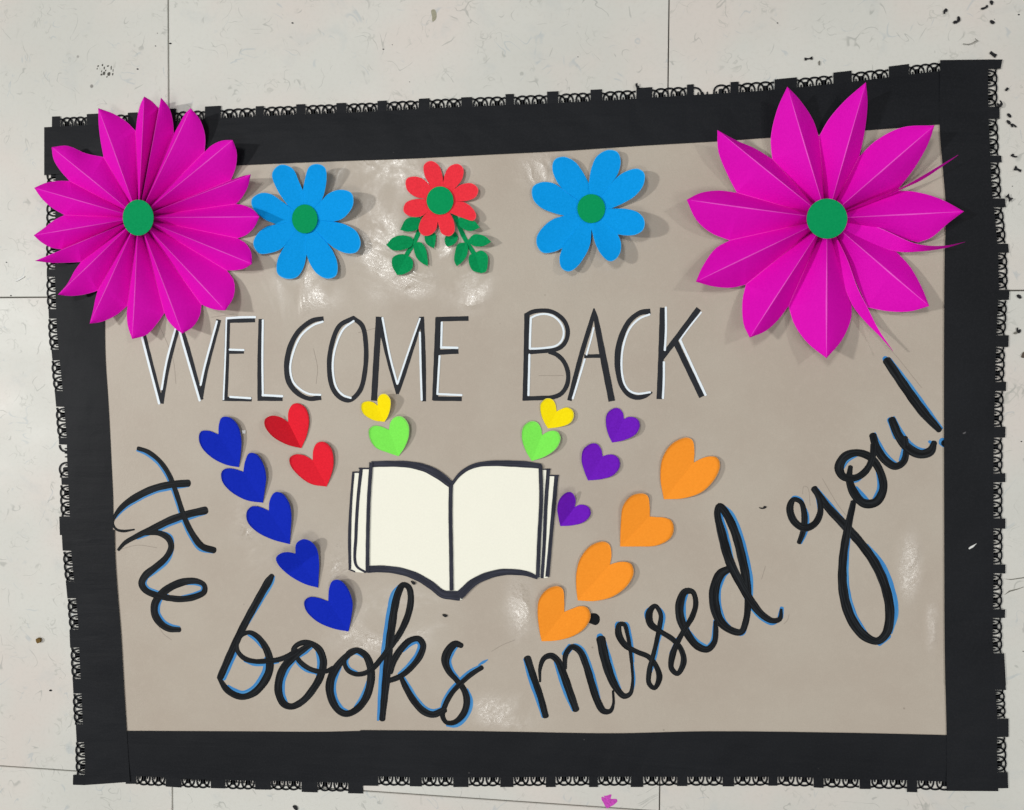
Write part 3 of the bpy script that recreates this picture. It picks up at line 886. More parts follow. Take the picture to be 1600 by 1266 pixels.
script('exclamation mark running into the right border', [ex, [(1474, 692, 9), (1479, 694, 12)]], [shift(ex, 4.2, -2.4), shift(ex[:1], -2, -1) + shift(ex[:1], -1, -2), [(1471, 690, 13), (1476, 692, 16)]])
for pts in ([(1385, 540), (1400, 556), (1440, 606)], [(1254, 772), (1256, 760), (1262, 762), (1266, 790)], [(1285, 748), (1310, 790), (1330, 815)], [(245, 500), (270, 560), (275, 600)],
            [(330, 496), (365, 491)], [(768, 1018), (785, 1008), (805, 1000)], [(190, 858), (215, 852), (245, 856)], [(246, 975), (255, 990), (268, 1000)], [(842, 587), (880, 587)],
            [(490, 545), (496, 575), (494, 600)], [(1225, 975), (1231, 968), (1233, 960)], [(560, 520), (590, 512)], [(1190, 905), (1196, 885)]):
    q = MB(); q.ribbon([(x, y, 0.8) for x, y in pts], ZI - 0.00001, 0.00001); q.build('pencil_line', PENCIL, banner)

# ------------------------------------------------------------------ paper book
K_ = (530, 690, 4.444)
book = thing('paper_book', 'open cut paper book with blank ivory pages and thick dark outlines', 'paper book')
ZK = ZS + 0.0006


def flat(name, pts, z, m, parent, step=3, label=None, close=True, th=0.0003):
    q_ = MB(); q_.poly(pts, z, th); return q_.build(name, m, parent, label)


pg_l = [tuple(p) for p in spline(Z(*K_, [(222, 150), (350, 140), (470, 145), (590, 168), (690, 215), (785, 285)]))] + \
       [tuple(p) for p in spline(Z(*K_, [(782, 1095), (715, 1085), (640, 1010), (540, 950), (430, 912), (300, 905), (190, 898)]))]
pg_r = [tuple(p) for p in spline(Z(*K_, [(785, 285), (850, 205), (940, 155), (1050, 137), (1200, 137), (1330, 148), (1408, 160)]))] + \
       [tuple(p) for p in spline(Z(*K_, [(1385, 950), (1310, 925), (1200, 905), (1090, 915), (980, 950), (900, 1010), (850, 1100), (782, 1095)]))]
flat('left_page', pg_l, ZK, PAGE, book)
flat('right_page', pg_r, ZK + 0.00002, PAGE, book)
flat('page_edges', Z(*K_, [(92, 213), (150, 213), (135, 190), (225, 188), (200, 905), (180, 912), (105, 905), (68, 888), (70, 600), (80, 400)]), ZK - 0.0001, PAGE, book, label='stack of page edges on the left')
flat('page_edges', Z(*K_, [(1395, 185), (1465, 190), (1465, 232), (1520, 235), (1500, 400), (1480, 600), (1450, 945), (1415, 950), (1380, 945)]), ZK - 0.0001, PAGE, book, label='stack of page edges on the right')


def bink(name, strokes, label=None, zoff=0.0):
    q_ = MB()
    for i, (p, w_) in enumerate(strokes): q_.ribbon(S(*K_, p, w_), ZK + 0.00006 + zoff + 0.00004 * i, 0.00003, 'flat')
    return q_.build(name, BOOKINK, book, label)


bink('page_outline', [([(224, 158, 42), (350, 155, 42), (480, 160, 46), (600, 187, 54), (700, 240, 58), (780, 305, 44)], 0)], 'thick top line of the left page', 0.0002)
bink('page_outline', [([(780, 300, 20), (830, 235, 24), (880, 195, 28), (950, 165, 32), (1050, 152, 38), (1200, 154, 44), (1300, 160, 44), (1405, 172, 34)], 0)], 'top line of the right page', 0.0003)
bink('page_outline', [([(196, 888, 50), (300, 885, 48), (430, 902, 50), (540, 940, 52), (640, 1000, 54), (720, 1060, 56), (780, 1068, 64), (840, 1073, 66)], 0)], 'thick bottom line of the left page', 0.0004)
bink('page_outline', [([(830, 1075, 60), (870, 1035, 60), (930, 980, 54), (1020, 935, 50), (1130, 908, 46), (1230, 908, 40), (1310, 920, 34), (1378, 948, 22)], 0)], 'bottom line of the right page', 0.0005)
bink('spine_line', [([(775, 300), (772, 500), (776, 750), (780, 1035)], 27)], None, 0.0006)
bink('page_edge_line', [([(222, 145), (205, 400), (198, 650), (195, 910)], 25)], None, 0.00065)
bink('page_edge_line', [([(135, 187), (220, 188)], 11), ([(152, 190, 24), (130, 400, 22), (116, 650, 22), (118, 860, 18), (185, 910, 14)], 22)])
bink('page_edge_line', [([(90, 214), (148, 213)], 11), ([(98, 215, 17), (82, 420, 18), (72, 650, 22), (74, 885, 18)], 20), ([(64, 886), (110, 905)], 10)])
bink('page_edge_line', [([(1397, 165), (1402, 400), (1388, 680), (1378, 945)], 27)], None, 0.0007)
bink('page_edge_line', [([(1405, 193), (1467, 193)], 10), ([(1452, 195, 26), (1435, 440, 26), (1424, 700, 24), (1408, 950, 22)], 24)])
bink('page_edge_line', [([(1462, 236), (1525, 237)], 10), ([(1508, 240, 28), (1484, 500, 26), (1462, 750, 26), (1445, 940, 28)], 26)])

# ------------------------------------------------------------------ hearts
ZH = ZS + 0.0004


def heart(label, org, cleft, left, tip, right, m, la, lb, group, z0=0.0, flap=None):
    """two halves folded along the crease from cleft to tip; la, lb: how steeply each half rises from the crease"""
    ox, oy, s = org
    c, t = np.array(Z(ox, oy, s, [cleft])[0]), np.array(Z(ox, oy, s, [tip])[0])
    h = thing('paper_heart', label, 'paper heart', group)
    d = (t - c) / np.linalg.norm(t - c)
    for k, (side, lift) in enumerate(((left, la), (right, lb))):
        pts = [c] + [np.array(p) for p in Z(ox, oy, s, side)] + [t]
        B = resample(spline(pts, step=2.0), 36)
        A = [c + (t - c) * (i / 35) ** 1.0 for i in range(36)]
        A = [np.r_[a, 0.0] for a in A]
        B = [np.r_[b, 0.0] for b in B]
        def zf(q_, i, tt):
            r = abs((q_[0] - c[0]) * d[1] - (q_[1] - c[1]) * d[0])
            al = (q_[0] - c[0]) * d[0] + (q_[1] - c[1]) * d[1]
            z = ZH + z0 + (lift * 1.25) * r * PX
            if flap and al < flap[0]: z += (flap[0] - al) * PX * flap[1]
            return z + 0.00006 * math.sin(q_[0] * .09 + q_[1] * .06)
        mb = MB(); mb.grid(A, B, 9, zf)
        mb.build('heart_half', m, h, smooth=(flap is None))
    return h


HL = (290, 600, 3.1649)
HRt = (800, 600, 3.088)
GB = 'royal blue paper hearts in a slanting row'
heart('royal blue folded heart, topmost of the five in its row', HL, (162, 250), [(115, 232), (75, 235), (65, 270), (80, 315), (130, 365), (200, 400)], (263, 412), [(165, 200), (180, 165), (215, 165), (255, 200), (275, 270), (272, 350)], DBLUE, .10, .16, GB)
heart('royal blue folded heart, second from the top of its row', HL, (285, 435), [(245, 422), (200, 418), (178, 435), (180, 480), (220, 530), (300, 575)], (382, 588), [(295, 380), (315, 342), (350, 348), (385, 400), (398, 460), (392, 520)], DBLUE, .10, .18, GB)
heart('royal blue folded heart, middle one of its row', HL, (412, 627), [(370, 610), (330, 605), (303, 630), (305, 680), (350, 730), (430, 770)], (515, 793), [(415, 580), (440, 537), (475, 540), (512, 590), (523, 650), (520, 720)], DBLUE, .10, .18, GB)
heart('royal blue heart with a darker bent up top, fourth down its row', HL, (543, 840), [(510, 832), (470, 838), (447, 860), (455, 890), (510, 945), (590, 990)], (655, 1008), [(547, 790), (580, 768), (620, 780), (650, 820), (660, 890), (658, 950)], DBLUE, .05, .15, GB, 0.0002, flap=(19, .5))
heart('royal blue folded heart, lowest of its row above the word books', HL, (705, 1075), [(650, 1057), (610, 1055), (587, 1075), (595, 1120), (650, 1175), (730, 1210)], (805, 1225), [(710, 1010), (725, 975), (760, 970), (800, 1010), (825, 1080), (820, 1150)], DBLUE, .08, .28, GB)
GR = 'red paper hearts'
heart('red heart with its dark left half folded up, under the letter C', HL, (507, 190), [(470, 165), (425, 157), (392, 175), (392, 210), (430, 260), (500, 300)], (572, 318), [(508, 140), (525, 105), (550, 95), (590, 115), (610, 170), (600, 250)], HRED, .55, .05, GR)
heart('lower red heart, left of the paper book', HL, (628, 378), [(590, 355), (545, 348), (515, 365), (517, 400), (555, 450), (620, 495)], (697, 508), [(632, 325), (650, 292), (685, 287), (720, 320), (732, 390), (720, 450)], HRED, .2, .12, GR)
GY = 'small yellow paper hearts'
heart('small yellow heart touching the letter M', HL, (950, 108), [(930, 92), (900, 85), (872, 95), (867, 120), (880, 150), (930, 180)], (983, 188), [(950, 75), (965, 52), (990, 50), (1012, 75), (1012, 120), (1000, 160)], YEL, .1, .55, GY)
GL = 'lime green paper hearts'
heart('lime green heart left of the book centre, below a yellow heart', HL, (1005, 228), [(970, 212), (930, 207), (907, 225), (910, 270), (940, 315), (1000, 340)], (1053, 358), [(1015, 185), (1040, 162), (1070, 162), (1100, 195), (1105, 250), (1085, 310)], LIME, .06, .2, GL)
heart('small yellow heart touching the letter B', HRt, (215, 133), [(210, 100), (195, 75), (165, 70), (138, 95), (138, 140), (155, 185)], (173, 215), [(240, 120), (268, 113), (295, 130), (299, 160), (280, 190), (230, 208)], YEL, .05, .12, GY)
heart('lime green heart at the top right corner of the book', HRt, (145, 248), [(140, 215), (120, 185), (90, 180), (55, 205), (47, 260), (65, 320)], (95, 372), [(170, 232), (200, 225), (225, 235), (235, 265), (215, 310), (160, 350)], LIME, .08, .2, GL)
GP = 'purple paper hearts'
heart('purple heart, topmost of three, under the letter C of back', HRt, (540, 170), [(535, 140), (515, 118), (490, 118), (458, 145), (453, 195), (465, 245)], (483, 283), [(560, 160), (585, 160), (608, 172), (617, 200), (600, 240), (540, 272)], PURP, .08, .2, GP)
heart('purple heart, middle of three, between book and large orange heart', HRt, (437, 350), [(430, 315), (410, 290), (385, 287), (345, 315), (335, 365), (350, 425)], (367, 466), [(460, 342), (490, 342), (515, 360), (520, 400), (490, 440), (430, 460)], PURP, .12, .1, GP)
heart('purple heart with darker left half, touching the right edge of the book', HRt, (303, 595), [(307, 560), (290, 525), (265, 523), (230, 555), (218, 600), (225, 650)], (233, 686), [(320, 585), (345, 583), (372, 597), (379, 630), (350, 665), (290, 683)], PURP, .5, .08, GP)
GO = 'orange paper hearts rising to the right'
heart('large orange heart, highest and furthest right of the four', HRt, (877, 380), [(880, 320), (870, 270), (840, 258), (770, 290), (725, 360), (715, 450), (725, 520)], (733, 557), [(910, 362), (950, 350), (990, 355), (1005, 390), (985, 450), (920, 520), (830, 552)], ORAN, .07, .14, GO)
heart('orange heart, second from the top, with a plain fold line', HRt, (665, 640), [(664, 590), (655, 540), (630, 528), (575, 540), (535, 590), (525, 660), (522, 730)], (522, 785), [(700, 643), (735, 645), (770, 660), (782, 700), (765, 745), (700, 780), (600, 785)], ORAN, .14, .05, GO)
heart('large orange heart, third down, right of the book bottom corner', HRt, (472, 873), [(480, 830), (470, 775), (440, 760), (380, 780), (330, 840), (310, 910), (310, 990)], (317, 1045), [(500, 863), (540, 858), (575, 868), (588, 910), (560, 970), (490, 1025), (400, 1048)], ORAN, .06, .16, GO)
heart('lowest orange heart covering part of the dot of the letter i', HRt, (252, 1100), [(252, 1050), (245, 990), (220, 975), (170, 990), (130, 1040), (123, 1110), (132, 1190)], (143, 1242), [(290, 1085), (330, 1072), (365, 1080), (380, 1120), (355, 1175), (300, 1215), (220, 1238)], ORAN, .12, .05, GO)

# ------------------------------------------------------------------ pleated pink flowers


def pleated(label, org, cx, cy, petals, specials, zr0, zrt, zv0, zvn, disc, zd, tipz=None):
    ox, oy, s = org
    f = thing('pleated_paper_flower', label, 'paper flower', 'big magenta pleated paper flowers')
    c = np.array(Z(ox, oy, s, [(cx, cy)])[0])
    def P(p): return np.array(Z(ox, oy, s, [p])[0])
    for k, (nl, sl, tip, sr, nr) in enumerate(petals):
        zt = zrt if tipz is None else tipz.get(k, zrt)
        t = P(tip)
        mb = MB()
        for (nn, sd) in ((P(nl), [P(p) for p in sl]), (P(nr), [P(p) for p in sr][::-1])):
            Lr = np.linalg.norm(t - c); N = 30
            A = [np.r_[c + (t - c) * i / (N - 1), zr0 + (zt - zr0) * (i / (N - 1))] for i in range(N)]
            frac = min(0.92, np.linalg.norm(nn - c) / Lr)
            n1 = max(4, int(round(frac * N * 0.85))); n2 = N - n1
            v0 = [np.r_[c + (nn - c) * i / n1, zv0 + (zvn - zv0) * i / n1] for i in range(n1)]
            side = resample(spline([nn] + sd + [t], step=2.0), n2)
            v1 = [np.r_[p, zvn + (zt - zvn) * (i / (n2 - 1)) ** 1.3] for i, p in enumerate(side)]
            mb.grid(A, v0 + v1, 6, None, 0.0002, bow=0.0004)
        mb.build('petal', PINK, f)
    for (A0, B0, zA, zB) in specials:
        A = resample(spline([P(p) for p in A0], step=2.0), 26)
        B = resample(spline([P(p) for p in B0], step=2.0), 26)
        A = [np.r_[p, np.interp(i / 25, np.linspace(0, 1, len(zA)), zA)] for i, p in enumerate(A)]
        B = [np.r_[p, np.interp(i / 25, np.linspace(0, 1, len(zB)), zB)] for i, p in enumerate(B)]
        mb = MB(); mb.grid(A, B, 4, None, 0.0002); mb.build('petal', PINK, f, 'petal seen nearly edge on')
    q_ = MB(); q_.poly(spline(Z(ox, oy, s, disc), True, 2), zd, 0.0003); q_.build('flower_centre', CENTRE, f)
    return f


mm = 0.001
N_ = [(445, 400), (583, 288), (683, 190), (747, 300), (880, 378), (992, 500), (1015, 602), (1022, 750), (975, 888), (866, 1035), (707, 1070), (548, 1040), (420, 975), (348, 852), (265, 798), (277, 650), (298, 503)]
TP = [([(432, 330), (424, 260)], (422, 190), [(490, 215), (545, 250)]), ([(592, 220), (605, 170)], (620, 140), [(650, 158)]), ([], (692, 145), [(725, 185), (742, 240)]),
      ([(770, 260), (795, 215)], (820, 190), [(860, 240), (882, 310)]), ([(910, 350), (955, 330)], (1000, 327), [(1018, 380), (1012, 450)]), ([(1020, 490), (1050, 480)], (1078, 475), [(1065, 530), (1040, 575)]),
      ([(1050, 608), (1090, 628)], (1115, 657), [(1095, 700), (1060, 735)]), ([(1055, 770), (1080, 810)], (1083, 860), [(1050, 880), (1010, 888)]), ([(1005, 930), (1005, 1000)], (968, 1060), [(930, 1058), (895, 1048)]),
      ([(860, 1080), (830, 1130)], (783, 1160), [(745, 1130), (720, 1100)]), ([(680, 1110), (630, 1165)], (568, 1183), [(550, 1130), (545, 1080)]), ([(500, 1080), (440, 1108)], (385, 1117), [(400, 1060), (410, 1010)]),
      ([(370, 990), (310, 998)], (248, 993), [(290, 945), (320, 890)]), ([(280, 855), (215, 855)], (150, 847), [(200, 830), (235, 815)]), ([(220, 790), (175, 765)], (145, 737), [(190, 705), (235, 670)]),
      ([(225, 620), (180, 580)], (147, 533), [(195, 512), (250, 503)]), ([(260, 460), (230, 410)], (222, 358), [(290, 352), (370, 385)])]
pet = [(N_[i], a, t, b, N_[(i + 1) % 17]) for i, (a, t, b) in enumerate(TP)]
pleated('magenta pleated flower of seventeen petals on the upper left corner', (0, 100, 2.752), 595, 661, pet, [], 10.0 * mm, 12.0 * mm, 3.0 * mm, 2.2 * mm,
        [(594 + 66 * math.cos(a * math.pi / 8), 661 + 77 * math.sin(a * math.pi / 8)) for a in range(16)], 11.8 * mm)
pr = [((405, 410), [(400, 330), (425, 220)], (463, 135), [(510, 185), (560, 260)], (583, 325)),
      ((583, 325), [(620, 260), (680, 190)], (762, 118), [(768, 200), (755, 320)], (737, 400)),
      ((737, 400), [(800, 340), (900, 290)], (1023, 282), [(1000, 350), (950, 440)], (885, 525)),
      ((885, 530), [(950, 535), (1040, 560)], (1135, 610), [(1080, 650), (1010, 710)], (960, 728)),
      ((877, 762), [(930, 820), (975, 900)], (1003, 970), [(930, 990), (850, 990)], (768, 975)),
      ((708, 962), [(705, 1020), (670, 1100)], (612, 1168), [(540, 1110), (490, 1040)], (467, 970)),
      ((467, 970), [(430, 1020), (380, 1065)], (320, 1090), [(297, 1040), (292, 950)], (305, 888)),
      ((305, 888), [(250, 900), (180, 895)], (115, 877), [(140, 820), (190, 750)], (243, 720)),
      ((243, 720), [(170, 690), (115, 640)], (80, 565), [(130, 540), (200, 530)], (270, 538)),
      ((270, 538), [(235, 470), (200, 380)], (197, 300), [(270, 340), (340, 370)], (405, 410))]
sp = [([(614, 637), (780, 565), (885, 525), (970, 478), (1060, 425), (1113, 394)], [(614, 637), (790, 575), (885, 531), (975, 490), (1065, 430), (1113, 396)], [9 * mm, 9 * mm, 10 * mm, 11 * mm], [3 * mm, 4 * mm, 5 * mm, 10 * mm]),
      ([(614, 637), (690, 648), (800, 668), (955, 733), (1060, 740), (1140, 725)], [(614, 637), (700, 690), (800, 738), (885, 763), (960, 763), (1060, 750), (1140, 726)], [4 * mm, 5 * mm, 7 * mm, 12 * mm, 13 * mm], [9 * mm, 6 * mm, 4 * mm, 7 * mm, 12 * mm]),
      ([(614, 637), (690, 790), (730, 900), (768, 975), (812, 1062), (865, 1140)], [(614, 637), (665, 840), (708, 962), (760, 1030), (815, 1085), (865, 1142)], [9 * mm, 9 * mm, 5 * mm, 11 * mm], [3 * mm, 4 * mm, 5 * mm, 10 * mm])]
pleated('magenta pleated flower with long pointed petals at the upper right corner', (1040, 80, 2.434), 614, 637, pr, sp, 12 * mm, 16.0 * mm, 2.0 * mm, 3.5 * mm,
        [(614 + 77 * math.cos(a * math.pi / 8), 637 + 76 * math.sin(a * math.pi / 8)) for a in range(16)], 13.6 * mm,
        {3: 11 * mm, 4: 11 * mm})

# ------------------------------------------------------------------ cut out daisies


def daisy(label, org, cx, cy, petals, m, disc, lifts, nlift, z0, cat_group, zb=ZH):
    ox, oy, s = org
    f = thing('paper_daisy', label, 'paper flower', cat_group)
    c = np.array(Z(ox, oy, s, [(cx, cy)])[0])
    RR = 85 if s < 5 else 85
    n = len(petals)
    for k, pts in enumerate(petals):
        P = [np.array(p) for p in Z(ox, oy, s, pts)]
        B = resample(spline(P, step=2.0), 34)
        A = [np.r_[c, 0.0]] * 34
        def zf(q_, i, tt, k=k):
            r = np.linalg.norm(q_[:2] - c) * PX
            x = i / 33
            fold = (0.045 if k % 2 == (1 if s < 4 else 0) else -0.02) * r * (x - 0.5) * 2 * math.sin(math.pi * x) ** .5
            wgt = math.sin(math.pi * x) ** 0.8
            nl = nlift[k]; nr = nlift[(k + 1) % n]
            a = (nl * (1 - x) + nr * x) * (1 - wgt) + lifts[k] * wgt
            return zb + z0 + 0.0004 * min(1, r / .008) + fold + 0.62 * a * r ** 1.9 / (0.03 ** 0.9)
        mb = MB(); mb.grid(A, [np.r_[b, 0.0] for b in B], 12, zf, 0.00025)
        mb.build('petal', m, f)
    q_ = MB(); q_.poly(spline(Z(ox, oy, s, disc), True, 1.5), zb + z0 + 0.0017, 0.0002); q_.build('flower_centre', CENTRE, f)
    return f


bl = [[(258, 375), (200, 290), (168, 190), (215, 140), (285, 160), (325, 240), (347, 290)],
      [(347, 290), (360, 220), (385, 150), (430, 135), (475, 155), (485, 220), (470, 310), (455, 350)],
      [(455, 350), (500, 305), (570, 285), (630, 305), (640, 370), (600, 435), (560, 462), (525, 470)],
      [(525, 470), (600, 490), (660, 530), (683, 600), (660, 648), (600, 655), (530, 625), (487, 592)],
      [(487, 592), (520, 640), (548, 715), (540, 785), (490, 803), (430, 775), (385, 710), (369, 662)],
      [(369, 662), (350, 740), (310, 795), (250, 803), (200, 775), (198, 700), (230, 630), (265, 582)],
      [(265, 582), (220, 630), (150, 655), (90, 655), (58, 600), (80, 545), (135, 500), (195, 488)],
      [(195, 488), (120, 455), (55, 390), (50, 340), (100, 305), (160, 310), (215, 345), (258, 375)]]
daisy('sky blue eight petal daisy beside the left magenta flower', (380, 220, 3.724), 358, 455, bl, BLUE,
      [(358 + 74 * math.cos(a * math.pi / 8), 455 + 84 * math.sin(a * math.pi / 8)) for a in range(16)],
      [.16, .42, .42, .14, .08, .06, .08, .12], [.1, .25, .36, .2, .05, .04, .06, .08], 0.0006, 'sky blue paper daisies')
br = [[(495, 470), (420, 400), (375, 290), (390, 225), (450, 203), (530, 235), (590, 310), (632, 390)],
      [(632, 390), (650, 290), (690, 200), (770, 155), (835, 170), (858, 230), (840, 320), (780, 410)],
      [(780, 410), (830, 350), (900, 305), (980, 288), (1025, 320), (1020, 400), (960, 480), (880, 530), (790, 570)],
      [(790, 570), (900, 572), (985, 600), (1025, 650), (1020, 715), (970, 752), (900, 760), (838, 752)],
      [(838, 752), (860, 810), (855, 880), (820, 930), (780, 943), (725, 900), (680, 820), (652, 715)],
      [(652, 715), (640, 830), (590, 930), (540, 990), (490, 1015), (440, 990), (425, 920), (445, 850)],
      [(445, 850), (390, 875), (310, 882), (270, 840), (265, 770), (320, 690), (390, 640), (465, 622)],
      [(465, 622), (380, 600), (290, 560), (238, 500), (235, 420), (290, 385), (380, 390), (495, 470)]]
daisy('sky blue eight petal daisy beside the right magenta flower', (780, 200, 4.521), 650, 570, br, BLUE,
      [(650 + 98 * math.cos(a * math.pi / 8), 570 + 102 * math.sin(a * math.pi / 8)) for a in range(16)],
      [.12, .12, .22, .5, .42, .18, .04, .03], [.06, .08, .12, .25, .42, .25, .12, .03], 0.0006, 'sky blue paper daisies')
rd = [[(1088, 262), (1055, 200), (1052, 140), (1090, 117), (1135, 140), (1158, 200), (1163, 263)],
      [(1163, 263), (1172, 200), (1200, 150), (1250, 135), (1280, 160), (1275, 220), (1228, 283)],
      [(1228, 283), (1270, 255), (1330, 248), (1367, 280), (1355, 325), (1300, 350), (1225, 352)],
      [(1225, 352), (1290, 360), (1340, 400), (1356, 440), (1340, 465), (1280, 450), (1203, 420)],
      [(1203, 420), (1225, 470), (1228, 530), (1200, 555), (1155, 540), (1140, 500), (1132, 470)],
      [(1132, 470), (1120, 520), (1085, 550), (1045, 550), (1022, 520), (1035, 460), (1080, 406)],
      [(1080, 406), (1040, 438), (970, 440), (933, 410), (945, 362), (1000, 340), (1065, 341)],
      [(1065, 341), (990, 320), (950, 280), (950, 222), (1000, 208), (1050, 225), (1088, 262)]]
ZR = ZH + 0.0011
# leaf sprigs under the red flower
Lc = (380, 220, 3.724)


def sprig(label, stem, leaves, lifts):
    f = thing('leaf_sprig', label, 'leaf sprig', 'green leaf sprigs below the red flower')
    q_ = MB(); q_.ribbon(S(*Lc, stem, 26), ZH - 0.0002, 0.0001, 'flat'); q_.build('stem', GREEN, f)
    for (base, tip, s1_, s2_), lf in zip(leaves, lifts):
        mb = MB()
        b_, t_ = (np.array(Z(*Lc, [p])[0]) for p in (base, tip))
        d = (t_ - b_) / np.linalg.norm(t_ - b_)
        for side in (s1_, s2_):
            B = resample(spline([b_] + [np.array(p) for p in Z(*Lc, side)] + [t_], step=1.5), 18)
            A = [np.r_[b_ + (t_ - b_) * i / 17, 0] for i in range(18)]
            def zf(q2, i, tt):
                r = abs((q2[0] - b_[0]) * d[1] - (q2[1] - b_[1]) * d[0])
                al = (q2[0] - b_[0]) * d[0] + (q2[1] - b_[1]) * d[1]
                return ZH + (max(al, 0) * lf + r * 0.25) * PX
            mb.grid(A, [np.r_[p, 0.0] for p in B], 4, zf, 0.0002)
        mb.build('leaf', GREEN, f, smooth=False)


sprig('green sprig of five leaves, left one below the red flower', [(1055, 420), (1035, 490), (1000, 580), (950, 665)],
      [((1040, 480), (913, 518), [(1035, 455), (1000, 445), (950, 455)], [(1020, 512), (960, 530)]),
       ((990, 590), (832, 607), [(985, 568), (930, 550), (870, 565)], [(975, 615), (920, 637), (870, 637)]),
       ((952, 662), (895, 781), [(910, 660), (870, 680), (866, 725)], [(985, 695), (982, 745), (930, 778)]),
       ((1005, 590), (1075, 730), [(1035, 592), (1062, 630), (1072, 680)], [(992, 620), (1008, 680), (1040, 712)]),
       ((1100, 530), (1110, 627), [(1120, 545), (1118, 590)], [(1065, 535), (1055, 565), (1068, 602)])], [.25, .15, .1, .1, .2])
sprig('green sprig of five leaves, right one below the red flower', [(1225, 420), (1245, 470), (1290, 570), (1345, 660)],
      [((1240, 455), (1378, 505), [(1290, 443), (1345, 468)], [(1262, 500), (1320, 526)]),
       ((1305, 582), (1443, 588), [(1345, 545), (1405, 555)], [(1340, 612), (1400, 612)]),
       ((1345, 655), (1385, 771), [(1385, 638), (1420, 665), (1422, 725), (1412, 762)], [(1318, 665), (1312, 705), (1335, 755)]),
       ((1298, 592), (1243, 731), [(1250, 600), (1232, 650), (1228, 700)], [(1308, 620), (1300, 670), (1275, 705)]),
       ((1235, 530), (1187, 615), [(1200, 538), (1172, 570), (1180, 608)], [(1250, 560), (1235, 595), (1212, 610)])], [.3, .35, .12, .12, .2])
daisy('small coral red daisy above two green leaf sprigs', Lc, 1145, 348, rd, RED,
      [(1145 + 78 * math.cos(a * math.pi / 8), 348 + 82 * math.sin(a * math.pi / 8)) for a in range(16)],
      [.12, .1, .12, .25, .35, .1, .06, .05], [.08, .08, .1, .15, .25, .2, .08, .05], 0.0, 'red paper daisy', ZR)

# ------------------------------------------------------------------ cut-off scraps and crumbs
GS = 'black paper scraps cut from the border'


def scrap(name, label, polys, m=SCRAP, group=GS, z=0.0008, cat='paper scrap', sm=True, th=0.00035):
    q_ = MB()
    for i, p in enumerate(polys):
        q_.poly(spline(p, True, 1.0) if sm else p, z + i * 0.0001, th)
    o = q_.build(name, m)
    c0 = Vector(o.data.vertices[0].co)
    for v in o.data.vertices: v.co -= c0
    o.location = c0
    return tag(o, label, cat, group)


def bow(cx, cy, L_, w_, ang):
    a = math.radians(ang)
    pts = [(-L_, -w_), (-L_ * .2, -w_ * .35), (L_ * .3, -w_ * .35), (L_, -w_ * 1.1), (L_ * .95, w_ * 1.1), (L_ * .2, w_ * .35), (-L_ * .3, w_ * .35), (-L_ * .95, w_)]
    return [(cx + x * math.cos(a) - y * math.sin(a), cy + x * math.sin(a) + y * math.cos(a)) for x, y in pts]


Q = (1450, 0, 7.033)
Q2 = (1540, 150, 8.433)
scrap('paper_scrap', 'comma shaped black scrap, leftmost of those above the top right corner', [Z(*Q, [(172, 125), (180, 105), (200, 92), (217, 115), (205, 130), (195, 122), (190, 150), (178, 150)])])
scrap('paper_scrap', 'forked black scrap above the top right corner', [Z(*Q, [(278, 240), (300, 225), (318, 228), (328, 180), (345, 182), (358, 218), (340, 240), (290, 260)])])
scrap('paper_scrap', 'long black bone shaped scrap near the top edge of the photo', [Z(*Q, [(582, 95), (590, 85), (630, 75), (648, 52), (662, 70), (640, 90), (600, 104)])])
scrap('paper_scrap', 'black chip at the very top edge of the photo', [Z(*Q, [(683, 8), (705, 5), (720, 25), (705, 52), (690, 40)])])
scrap('paper_scrap', 'small oval black chip with a speck beside it', [Z(*Q, [(683, 225), (705, 222), (735, 245), (722, 262), (695, 255)])])
scrap('paper_scrap', 'black bow tie scrap just above the border corner', [Z(*Q, [(677, 585), (695, 560), (725, 585), (762, 598), (738, 635), (712, 612)])], sm=False)
scrap('paper_scrap', 'black rhombus scrap right of the first right hand scallops', [Z(*Q, [(845, 990), (872, 958), (890, 975), (868, 1002)])], sm=False)
scrap('paper_scrap', 'hooked black scrap touching the end of the first right hand scallops', [Z(*Q2, [(150, 100), (165, 95), (185, 110), (200, 85), (185, 62), (200, 60), (228, 105), (215, 135), (190, 148), (165, 130)])], z=0.0022)
scrap('paper_scrap', 'upper black chip of three close together', [Z(*Q2, [(290, 232), (305, 228), (342, 268), (330, 285), (290, 255)])])
scrap('paper_scrap', 'middle black chip of three close together', [Z(*Q2, [(278, 322), (300, 320), (330, 345), (325, 375), (290, 352)])])
scrap('paper_scrap', 'lowest curled scrap of three close together', [Z(*Q2, [(335, 370), (360, 365), (410, 405), (402, 415), (370, 390), (360, 412), (342, 400)])])
scrap('paper_scrap', 'curled black scrap above a bow tie scrap at the right edge', [Z(*Q2, [(335, 785), (350, 765), (375, 765), (378, 788), (420, 795), (415, 808), (375, 806)])])
scrap('paper_scrap', 'black bow tie scrap beside the third right hand tab', [Z(*Q2, [(370, 975), (400, 915), (425, 955), (478, 975), (460, 1005), (430, 980)])], sm=False)
scrap('paper_scrap', 'black bow tie scrap touching the fourth right hand tab', [bow(1577, 309, 5.2, 4.2, 48)], sm=False, z=0.0018)
scrap('paper_scrap', 'oval black scrap just below the floor joint at right', [Z(1540, 400, 5.275, [(258, 325), (275, 318), (298, 340), (290, 352), (270, 345)])])
scrap('paper_scrap', 'black hook scrap at the right edge below the floor joint', [Z(1540, 400, 5.275, [(258, 595), (268, 590), (270, 610), (290, 605), (290, 625), (275, 638), (260, 625)])])
scrap('paper_scrap', 'grey wedge scrap beside a black hook scrap at right', [Z(1540, 400, 5.275, [(232, 640), (250, 625), (268, 628), (250, 645)])], GREYM)
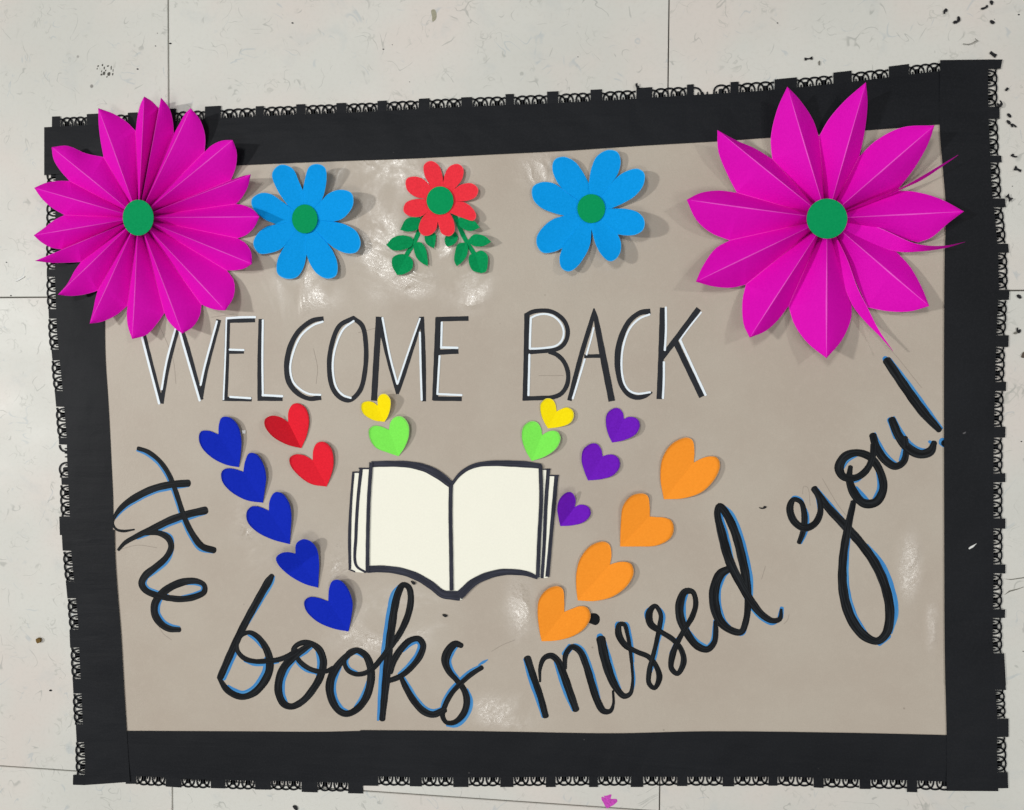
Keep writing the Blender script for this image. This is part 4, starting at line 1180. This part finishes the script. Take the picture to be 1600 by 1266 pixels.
scrap('paper_scrap', 'brownish scrap cut by the right edge of the photo', [Z(1540, 400, 5.275, [(298, 835), (312, 795), (330, 790), (330, 838)])], mk_plain('brown_scrap', (90, 78, 66)))
scrap('paper_scrap', 'short black bar scrap above the right magenta flower', [bow(1263.5, 91.5, 6, 2.2, -8)])
scrap('paper_scrap', 'thin grey sliver right of the short black bar scrap', [[(1279, 96), (1281, 95), (1281.4, 100), (1280, 102)]], GREYM)
scrap('paper_scrap', 'tiny black scrap on the joint line left of the letter hooks, upper border tab', [[(993, 131), (996, 130), (996.5, 134), (999, 135), (998, 138), (994.5, 137)]], z=0.0018)
scrap('paper_scrap', 'black crumb of paper cut by the bottom edge of the photo', [[(457, 1260), (461, 1259), (465, 1264), (463, 1267), (459, 1263.5)]])
scrap('paper_scrap', 'tiny black scrap on brown paper beside the loop of letter k', [[(642, 908), (645, 908.5), (649.5, 911), (647.5, 914), (643.5, 912)]], z=ZS + 0.0008)
scrap('paper_scrap', 'tiny black scrap on brown paper below the book spine', [[(691, 960.5), (695, 960), (699, 962), (697, 964.6), (693, 963.5)]], z=ZS + 0.0008)
scrap('paper_scrap', 'tiny black scrap on brown paper between letters d and y', [[(1186, 793), (1192, 793.5), (1194, 791), (1198, 792), (1195, 795), (1188, 795)]], z=ZS + 0.0005)
scrap('paper_scrap', 'white square of paper right of the topmost royal blue heart', [[(378, 672.5), (383.5, 672.5), (383.5, 677.5), (378.5, 677.5)]], WHITEP, 'white paper bits', z=ZS + 0.0006, sm=False)
scrap('paper_scrap', 'white sliver lying on the right black border', [Z(1450, 800, 3.617, [(230, 205), (240, 196), (276, 178), (255, 200), (233, 212)])], WHITEP, 'white paper bits', z=ZB + 0.001, sm=False)
scrap('paper_scrap', 'white sliver on the floor left of the left magenta flower', [[(24, 440), (26, 437), (38, 431.5), (38, 433), (28, 439)]], WHITEP, 'white paper bits', z=0.0005, sm=False)
scrap('crumb', 'brown crumb on the floor left of the lower left border', [[(56, 999), (59, 997.5), (62.5, 999.5), (62, 1003.5), (58.5, 1005.5), (56.5, 1003)]], BROWN, None, 0.0018, 'crumb', th=0.0015)
scrap('fleck', 'grey lint fleck on the right black border below the exclamation mark', [Z(1450, 480, 3.617, [(195, 690), (205, 683), (214, 695), (212, 712), (200, 717), (193, 705)])], mk_plain('lint', (96, 94, 96)), None, ZB + 0.0005, 'lint')
q = MB(); q.ribbon(S(*Q, [(388, 482, 8), (440, 488, 8), (490, 475, 8), (525, 455, 9), (555, 448, 5)]), 0.0008, 0.0003)
q.ribbon(S(*Q, [(520, 425, 6), (530, 440, 9), (545, 448, 6)]), 0.0011, 0.0001)
th_ = q.build('thread', GREYM); tag(th_, 'thin grey curved thread on the floor above the top right corner', 'thread')

settle()
SC.render.engine = 'CYCLES'
